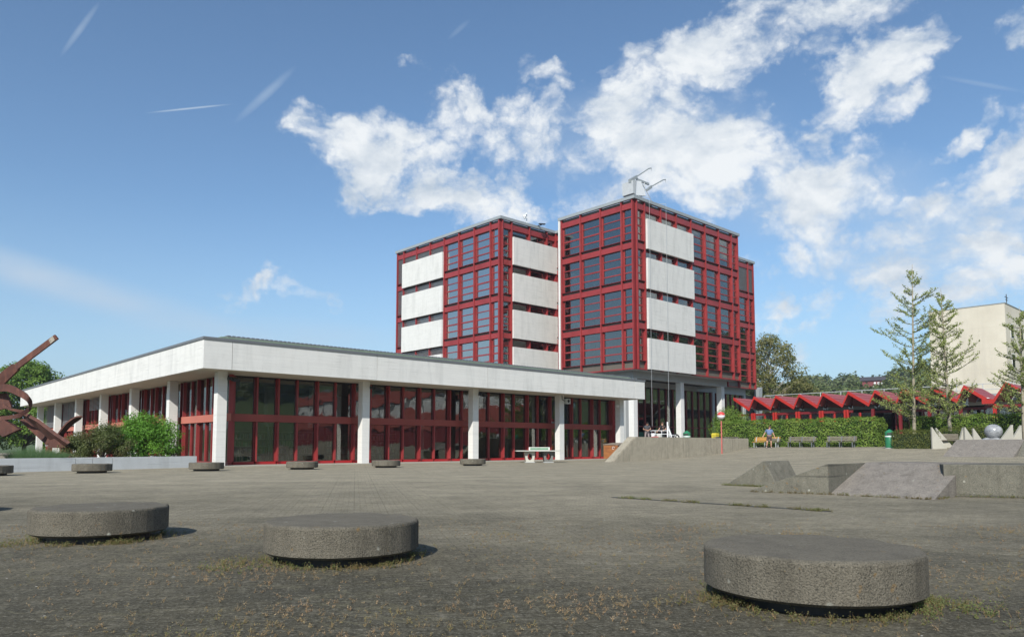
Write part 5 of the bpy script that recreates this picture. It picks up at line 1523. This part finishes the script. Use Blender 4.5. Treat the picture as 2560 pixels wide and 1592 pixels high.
def person(loc, rz, label, J, shirt, trousers, hair, shoes, shorts=False, belly=1.0):
    """J: joint positions; figure faces -Y"""
    t = thing('person', label, 'person', loc, rz)
    n = ['pelvis', 'waist', 'chest', 'neck', 'headb', 'headt', 'lsh', 'lel', 'lwr', 'rsh', 'rel', 'rwr', 'lhip', 'lkn', 'lan', 'ltoe', 'rhip', 'rkn', 'ran', 'rtoe']
    V = [J[k] for k in n]
    E_ = [(0, 1), (1, 2), (2, 3), (3, 4), (4, 5), (2, 6), (6, 7), (7, 8), (2, 9), (9, 10), (10, 11), (0, 12), (12, 13), (13, 14), (14, 15), (0, 16), (16, 17), (17, 18), (18, 19)]
    rad = [(.15, .12), (.145 * belly, .115 * belly), (.155, .115), .055, .085, .075, .06, .043, .03, .06, .043, .03, .09, .06, .042, .04, .09, .06, .042, .04]
    verts = [tuple(v_) for v_ in V]
    # hands: palm and five fingers on each wrist
    for w, e in (('lwr', 'lel'), ('rwr', 'rel')):
        wp = Vector(J[w]); d = (wp - Vector(J[e])).normalized(); sd = d.cross(Vector((0, 1, 0)))
        sd = sd.normalized() if sd.length > .1 else Vector((1, 0, 0)); nn = d.cross(sd)
        wi = n.index(w); pi = len(verts); verts.append(tuple(wp + d * .05)); E_.append((wi, pi)); rad.append((.038, .02))
        for k, (o_, L) in enumerate(((-.03, .075), (-.01, .085), (.012, .08), (.032, .062))):
            a = len(verts); verts.append(tuple(wp + d * .09 + sd * o_)); verts.append(tuple(wp + d * (.09 + L) + sd * o_ * 1.1 + nn * .02)); E_ += [(pi, a), (a, a + 1)]; rad += [.011, .008]
        a = len(verts); verts.append(tuple(wp + d * .05 + sd * -.05 + nn * .01)); verts.append(tuple(wp + d * .09 + sd * -.065 + nn * .02)); E_ += [(pi, a), (a, a + 1)]; rad += [.012, .009]
    body = skin_body('body', verts, E_, rad, SKIN, t, 0, 1)
    # face
    hc = (Vector(J['headb']) + Vector(J['headt'])) / 2; fwd = Vector(J.get('face', (0, -1, 0))).normalized(); rt = fwd.cross(Vector((0, 0, 1))).normalized()
    up_ = (Vector(J['headt']) - Vector(J['headb'])).normalized()
    def blob(nm, c, r_, mat, sc_=(1, 1, 1), par=None):
        me = bpy.data.meshes.new(nm); bm = bmesh.new(); bmesh.ops.create_icosphere(bm, subdivisions=2, radius=r_)
        for v_ in bm.verts: v_.co = Vector((v_.co.x * sc_[0], v_.co.y * sc_[1], v_.co.z * sc_[2]))
        bm.to_mesh(me); bm.free(); return link(nm, me, mat, par or t, c, smooth=True)
    blob('nose', hc + fwd * .105 - up_ * .01, .018, SKIN, (1, 1, 1.5))
    for s_ in (-1, 1):
        blob('eye', hc + fwd * .09 + rt * .033 * s_ + up_ * .02, .012, M_BLACK)
        blob('ear', hc + rt * .085 * s_, .025, SKIN, (.5, 1, 1.3))
    blob('mouth', hc + fwd * .092 - up_ * .05, .018, plain('lips', (.32, .12, .10), .6, .05, 4), (1.4, .4, .4))
    blob('hair', hc + up_ * .055 - fwd * .02, .105, hair, (.92, 1.02, .85))
    # clothes follow the same joints, a little larger
    k = 1.16
    def mid(a, b, f): return tuple(Vector(J[a]).lerp(Vector(J[b]), f))
    sv = [J['pelvis'], J['waist'], J['chest'], mid('chest', 'neck', .75), J['lsh'], mid('lsh', 'lel', .75), J['rsh'], mid('rsh', 'rel', .75)]
    skin_body('shirt', [tuple(q) for q in sv], [(0, 1), (1, 2), (2, 3), (2, 4), (4, 5), (2, 6), (6, 7)],
              [(.165, .135), (.165 * belly, .145 * belly), (.185, .155), .085, .082, .068, .082, .068], shirt, t)
    lf = .85 if shorts else .93
    if shorts:
        tv = [J['pelvis'], J['lhip'], mid('lhip', 'lkn', .9), J['rhip'], mid('rhip', 'rkn', .9)]; te = [(0, 1), (1, 2), (0, 3), (3, 4)]; tr_ = [(.165, .135), .115, .095, .115, .095]
    else:
        tv = [J['pelvis'], J['lhip'], J['lkn'], mid('lkn', 'lan', .95), J['rhip'], J['rkn'], mid('rkn', 'ran', .95)]; te = [(0, 1), (1, 2), (2, 3), (0, 4), (4, 5), (5, 6)]; tr_ = [(.16, .13), .108, .08, .065, .108, .08, .065]
    skin_body('shorts' if shorts else 'trousers', [tuple(q) for q in tv], te, tr_, trousers, t)
    for a in ('l', 'r'):
        an, to = Vector(J[a + 'an']), Vector(J[a + 'toe'])
        skin_body('shoe', [tuple(an - (to - an) * .3 + Vector((0, 0, -.03))), tuple(an.lerp(to, .5) + Vector((0, 0, -.015))), tuple(to)], [(0, 1), (1, 2)], [(.05, .045), (.055, .04), (.045, .03)], shoes, t)
        if shorts: skin_body('sock', [tuple(an + Vector((0, 0, .0))), tuple(an + (Vector(J[a + 'kn']) - an) * .25)], [(0, 1)], [.05, .053], M_BLACK, t)
    return t


HAIRB = plain('brown_hair', (.07, .04, .025), .8, .1, 6); HAIRK = plain('dark_hair', (.02, .016, .014), .8, .1, 6)
man = dict(pelvis=(0, 0, .93), waist=(0, -.03, 1.10), chest=(.0, 0, 1.36), neck=(.02, -.01, 1.50), headb=(.05, -.04, 1.57), headt=(.07, -.07, 1.68), face=(.5, -.8, -.35),
           rsh=(-.20, .02, 1.40), rel=(-.33, .03, 1.16), rwr=(-.43, -.06, .98), lsh=(.20, 0, 1.40), lel=(.30, -.02, 1.12), lwr=(.40, -.05, .88),
           rhip=(-.10, 0, .88), rkn=(-.16, -.05, .50), ran=(-.22, .04, .10), rtoe=(-.25, -.13, .045), lhip=(.10, 0, .88), lkn=(.12, -.05, .48), lan=(.12, .02, .09), ltoe=(.14, -.16, .045))
person((20.35, 58.3, terr(20.35, 58.3)), R(-18), 'heavy man in blue t-shirt and brown shorts walking past the orange bench', man,
       plain('blue_shirt', (.11, .17, .30), .85, .2, 5), plain('brown_shorts', (.075, .05, .045), .85, .1, 5), HAIRB, plain('grey_shoes', (.30, .29, .26), .7, .1, 5), True, 1.32)
st1 = dict(pelvis=(0, .05, .92), waist=(0, .0, 1.08), chest=(0, -.08, 1.32), neck=(0, -.14, 1.45), headb=(.04, -.22, 1.50), headt=(.05, -.27, 1.60), face=(.3, -.8, -.7),
           rsh=(-.2, -.08, 1.37), rel=(-.30, -.06, 1.12), rwr=(-.06, -.30, 1.06), lsh=(.2, -.08, 1.37), lel=(.30, -.06, 1.14), lwr=(.10, -.30, 1.03),
           rhip=(-.1, .03, .88), rkn=(-.15, -.14, .48), ran=(-.15, .0, .09), rtoe=(-.16, -.18, .045), lhip=(.1, .03, .88), lkn=(.14, -.16, .48), lan=(.16, -.02, .09), ltoe=(.18, -.2, .045))
PZ = 1.2
gp1 = G(30.0, 1.4, 0)


def at_px(u, d, z=0): return Vector(((u - 1280) / PXF * d, d, z))


ZT = 1.3
person(at_px(1617, 61.0, ZT), R(-8), 'man in dark grey shirt and grey trousers looking down at his hands on the terrace', st1,
       plain('grey_shirt', (.06, .065, .075), .85, .15, 5), plain('grey_trousers', (.22, .19, .19), .85, .12, 5), HAIRK, M_BLACK, False, 1.05)
st2 = dict(pelvis=(0, .12, .93), waist=(.0, .06, 1.10), chest=(-.01, -.06, 1.36), neck=(-.02, -.10, 1.49), headb=(-.02, -.12, 1.57), headt=(-.02, -.13, 1.69), face=(0, -1, 0),
           rsh=(-.20, -.08, 1.40), rel=(-.32, -.18, 1.16), rwr=(-.50, -.30, .98), lsh=(.19, -.06, 1.40), lel=(.27, -.16, 1.15), lwr=(.02, -.34, 1.08),
           rhip=(-.1, .1, .88), rkn=(-.12, .06, .48), ran=(-.12, .12, .09), rtoe=(-.14, -.06, .045), lhip=(.1, .1, .88), lkn=(.12, .06, .48), lan=(.12, .12, .09), ltoe=(.14, -.06, .045))
person(at_px(1655.5, 62.0, ZT), R(4), 'man in black t-shirt leaning on the white railing of the cleaning cradle', st2,
       plain('black_shirt', (.022, .022, .024), .9, .1, 5), plain('dark_trousers', (.03, .035, .045), .85, .1, 5), HAIRB, M_BLACK, False, 1.1)
t = thing('cleaning_cradle', 'white tubular cleaning cradle with wheels standing on the terrace', 'cradle', at_px(1650, 61.3, ZT), R(2))
for (x0, x1, z) in ((-.75, .8, 1.02), (-.75, .8, .74), (-.75, .8, .12)):
    link('rail', MB().tube([(x0, 0, z), (x1, 0, z)], .022, 6), M_WHITE, t); link('rail', MB().tube([(x0, .55, z), (x1, .55, z)], .022, 6), M_WHITE, t)
for x in (-.75, -.42, .12, .8): link('upright', MB().tube([(x, 0, .1), (x, 0, 1.02)], .022, 6), M_WHITE, t)
link('mast', MB().tube([(.62, .0, .1), (.62, 0, 1.75)], .06, 8), M_WHITE, t)
link('bracing', MB().tube([(.64, 0, 1.5), (.95, 0, .6), (.7, 0, .15)], .03, 5).tube([(.66, 0, 1.2), (1.0, 0, .4), (1.35, 0, .1)], .03, 5).tube([(.7, 0, .6), (1.3, 0, .65), (.95, 0, .1)], .03, 5), M_WHITE, t)
for x in (1.05, 1.35): link('wheel', MB().tube([(x + .28 * math.cos(a), .2, .42 + .28 * math.sin(a)) for a in [k * PI / 10 for k in range(21)]], .06, 6, False), M_BLACK, t)
link('floor_panel', MB().box(-.75, .8, .0, .55, .06, .1), M_STEEL, t)
o = link('control_box', MB().box(-.32, .02, -.14, .1, .3, .72), plain('pale_box', (.5, .5, .46), .6, .1, 4), t)
link('switch', MB().box(-.2, -.16, -.16, -.142, .42, .5), M_BLACK, o); link('switch', MB().box(-.08, -.04, -.16, -.142, .42, .5), M_BLACK, o)
link('side_panel', MB().box(-.72, -.5, -.1, .0, .2, .8), M_WHITE, t)
t = thing('red_box', 'bright red box lying on the terrace in front of the cradle', 'box', at_px(1636, 60.4, ZT))
link('box', MB().box(-.28, .28, -.15, .15, 0, .52), plain('signal_red', (.55, .02, .03), .5, .08, 3), t)
link('handle', MB().tube([(-.1, 0, .52), (-.1, 0, .57), (.1, 0, .57), (.1, 0, .52)], .012, 5), M_BLACK, t)
t = thing('chair', 'dark green folding chair beside the man looking at his hands', 'chair', at_px(1606, 61.6, ZT), R(20))
link('seat', MB().box(-.22, .22, -.22, .22, .43, .47), plain('dark_green', (.01, .08, .05), .6, .1, 4), t)
link('backrest', MB().box(-.22, .22, .2, .24, .5, .9), MATS['dark_green'], t)
for (x, y) in ((-.2, -.2), (.2, -.2), (-.2, .2), (.2, .2)): link('leg', MB().box(x - .02, x + .02, y - .02, y + .02, 0, .43), M_BLACK, t)
bicycle(tuple(G(36.5, 4.6, ZT)), R(60), 'bicycle parked in the shade between the library and the tower columns')

# ============================================================ WEEDS, MOSS, DRAIN
sd = link('drain_channel', MB().box(-4.3, 0, -.045, .045, .001, .012), plain('drain_metal', (.05, .05, .045), .8, .3, 6), None, (4.9, 11.45, 0), math.atan2(-BV.y, -BV.x))
tag(sd, 'narrow drain channel with weeds crossing the paving in front of the near ramps', 'drain')


def weeds(name, pts, hmax, mat, leaf, n_leaf=(6, 14), label=None):
    P = []; N = []; T = []; stems = MB()
    for (x, y, sc_) in pts:
        z = 0.0; k = random.randint(*n_leaf); tone = random.random()
        for s_ in range(random.randint(2, 4)):
            dx, dy = random.gauss(0, .018 * sc_), random.gauss(0, .018 * sc_); h = hmax * sc_ * random.uniform(.35, 1)
            stems.add([(x - .0012, y, z), (x + .0012, y, z), (x + dx, y + dy, z + h)], [(0, 1, 2)])
            for q in range(k // 2):
                f = random.uniform(.15, 1.05); P.append((x + dx * f + random.gauss(0, .008 * sc_), y + dy * f + random.gauss(0, .008 * sc_), z + max(.003, h * f + random.gauss(0, .004)))); N.append((0, -.3, 1)); T.append(tone * .6 + random.random() * .4)
    me = leaf_mesh(name, np.array(P), np.array(N), leaf, np.array(T), mat, .7, .8)
    o = link(name, me, None); stuff(o)
    so = link(name + '_stems', stems, plain('dry_stem', (.20, .13, .06), .9, .2, 9)); stuff(so)
    if label: o['label'] = label; so['label'] = 'thin dry stems of the weeds on the paving'
    o['category'] = 'weeds'; so['category'] = 'weeds'
    return o


rw = random.Random(5)
pts = []
patches = [(rw.uniform(-6.5, 6.5), rw.uniform(2.6, 9.5), rw.uniform(.3, 1.0)) for _ in range(46)]
while len(pts) < 5200:
    if rw.random() < .55:
        c_ = rw.choice(patches); x = rw.gauss(c_[0], c_[2] * .6); y = rw.gauss(c_[1], c_[2] * .45)
    else: x = rw.uniform(-8, 8); y = 2.4 + rw.random() ** 1.3 * 8
    dens = 1.0 - max(0, (y - 6.5) / 4.0)
    if x > 1.2 + (y - 3): dens *= .35
    if y < 2.3 or rw.random() > dens: continue
    if any((x - sx) ** 2 + (y - sy) ** 2 < .46 for (sx, sy), _ in seats): continue
    pts.append((x, y, rw.uniform(.4, 1.1)))
weeds('dry_weeds', pts, .042, F_WEED, .0075, (5, 11), 'sparse reddish dry weeds growing in the paving joints of the foreground')
gp = []
for (sx, sy), _ in seats[:3]:
    for k in range(190):
        a = rw.uniform(0, 2 * PI) if rw.random() < .3 else rw.gauss(-PI / 2, 1.25); rr = .60 + abs(rw.gauss(0, .09)); gp.append((sx + rr * math.cos(a), sy + rr * math.sin(a), rw.uniform(.5, 1.5)))
for k in range(420):
    a, b_, s_ = rw.choice([(-2.3, 6.2, .16), (-5.2, 7.55, .16), (2.75, 4.55, .15), (1.35, 4.8, .12), (-4.05, 7.7, .07), (2.65, 4.75, .12)]); gp.append((rw.gauss(a, s_), rw.gauss(b_, s_), rw.uniform(.5, 1.6)))
weeds('green_weeds', gp, .055, F_WEEDG, .0105, (7, 15), 'green weeds growing round the feet of the near round seats')
gp = []
for k in range(700):
    s_ = rw.random(); p_ = Vector((4.9, 11.45, 0)).lerp(Vector((1.95, 14.6, 0)), s_)
    if math.sin(s_ * 23) + math.sin(s_ * 57) > .1: gp.append((p_.x + rw.gauss(0, .05), p_.y + rw.gauss(0, .05), rw.uniform(.4, 1.4)))
def edge(a, b, n):
    for k in range(n):
        q = Vector(a).lerp(Vector(b), rw.random()); gp.append((q.x + rw.gauss(0, .03), q.y - abs(rw.gauss(0, .03)), rw.uniform(.6, 1.8)))
edge((5.44, 19.27, 0), (6.5, 18.1, 0), 160); edge((5.3, 16.4, 0), (6.6, 15.4, 0), 60); edge((6.6, 15.4, 0), (8.0, 13.95, 0), 110); edge((8.1, 14.1, 0), (8.8, 14.9, 0), 60); edge((8.72, 14.93, 0), (10.6, 14.0, 0), 60)
weeds('edge_weeds', gp, .05, F_WEEDG, .016, (6, 12), 'green and yellow weeds along the drain channel and the feet of the ramps')
# flat pale flecks lying on the paving
m = MB()
for k in range(60):
    x = rw.uniform(-6, 7); y = 3.0 + rw.random() ** 1.5 * 14; r_ = rw.uniform(.003, .011); n_ = 7
    ring = [(x + r_ * 1.4 * math.cos(a) * rw.uniform(.7, 1.2), y + r_ * math.sin(a) * rw.uniform(.7, 1.2)) for a in [q * 2 * PI / n_ for q in range(n_)]]
    m.prism([(a, b, .0015) for a, b in ring], [(a, b, .004) for a, b in ring])
o = link('pale_flecks', m, plain('fleck', (.34, .33, .29), .8, .1, 9)); stuff(o); o['label'] = 'small pale flecks of gum and paper lying on the paving'

# ============================================================ FAR HILL: WOODS AND HOUSE
def woods(name, n, azr, rr, size, label):
    P = []; N = []; T = []
    r_ = random.Random(n)
    for k in range(n):
        az = R(r_.uniform(*azr)); d = r_.uniform(*rr); x, y = math.sin(az) * d, math.cos(az) * d
        if 21.5 < math.degrees(az) < 30 and 300 < d < 425: continue            # open meadow below the farmhouse
        z = terr(x, y); s_ = r_.uniform(*size); m_ = 95
        dd = rng.normal(0, 1, (m_, 3)); dd /= np.linalg.norm(dd, axis=1)[:, None]; dd[:, 2] = np.abs(dd[:, 2])
        conic = r_.random() < .05
        sc_ = np.array([s_ * .5, s_ * .5, s_ * (.95 if not conic else 1.5)])
        q = dd * sc_ * rng.uniform(.75, 1.05, (m_, 1))
        if conic: q[:, :2] *= np.clip(1.1 - q[:, 2:3] / (s_ * 1.1), .1, 1)
        P.append(q + np.array([x, y, z + s_ * .15])); N.append(dd); T.append(np.full(m_, r_.uniform(0, .8)) + rng.uniform(0, .25, m_))
    me = leaf_mesh(name, np.vstack(P), np.vstack(N), size[1] * .17, np.concatenate(T), F_FAR, .9, .35)
    o = link(name, me, None); stuff(o); o['label'] = label; o['category'] = 'woods'
    return o


woods('woods', 2600, (5, 40), (400, 660), (5.5, 9), 'wooded hillside far behind the red pavilion')
woods('woods', 700, (12, 34), (210, 300), (3.5, 6), 'nearer scrub and orchard trees below the hill')
woods('woods', 1500, (40, 130), (260, 560), (8, 13), 'wooded slope out to the right of the square')
hx, hy = math.sin(R(26.25)) * 400, math.cos(R(26.25)) * 400
t = thing('farmhouse', 'red farmhouse with dark roof and white balcony high on the hill', 'house', (hx, hy, terr(hx, hy) + .5), R(-30))
link('wall', MB().box(-5.2, 5.2, -4, 4, 0, 4.3), plain('barn_red', (.16, .03, .03), .8, .1, .5), t)
rf = MB().prism([(-5.8, -4.8, 4.3), (5.8, -4.8, 4.3), (5.8, 4.8, 4.3), (-5.8, 4.8, 4.3)], [(-5.8, -.1, 6.5), (5.8, -.1, 6.5), (5.8, .1, 6.5), (-5.8, .1, 6.5)])
link('roof', rf, plain('slate', (.05, .045, .05), .8, .1, .5), t)
link('balcony', MB().box(-1.0, 5.25, -4.6, -4.01, .3, 1.5), M_WHITE, t)
for x in (.4, 2.0, 3.6): link('window', MB().box(x, x + .9, -4.05, -4.0, 2.3, 3.5), M_WHITE, t)
for y in (-2, .6): link('window', MB().box(5.2, 5.25, y, y + .9, 2.3, 3.5), M_WHITE, t)
bx, by = math.sin(R(19.4)) * 640, math.cos(R(19.4)) * 640
t = thing('power_pylon', 'faint lattice pylon on the hill skyline', 'pylon', (bx, by, terr(bx, by)))
link('mast', MB().tube([(-2, 0, 0), (0, 0, 26)], .3, 4).tube([(2, 0, 0), (0, 0, 26)], .3, 4), M_STEEL, t)
link('cross_arm', MB().tube([(-5, 0, 17), (5, 0, 17)], .25, 4).tube([(-3.5, 0, 21), (3.5, 0, 21)], .25, 4), M_STEEL, t)

# ============================================================ HAZE
hz = NT('haze_air'); hz.n.remove(hz.b)
pv = hz.new('ShaderNodeVolumePrincipled'); pv.inputs['Density'].default_value = .00030; pv.inputs['Color'].default_value = (.80, .88, 1.0, 1); pv.inputs['Anisotropy'].default_value = .2
hz.l.new(pv.outputs[0], hz.out.inputs['Volume'])
stuff(link('haze', MB().box(-1900, 1900, -1800, 2100, -1.5, 95), hz.m))
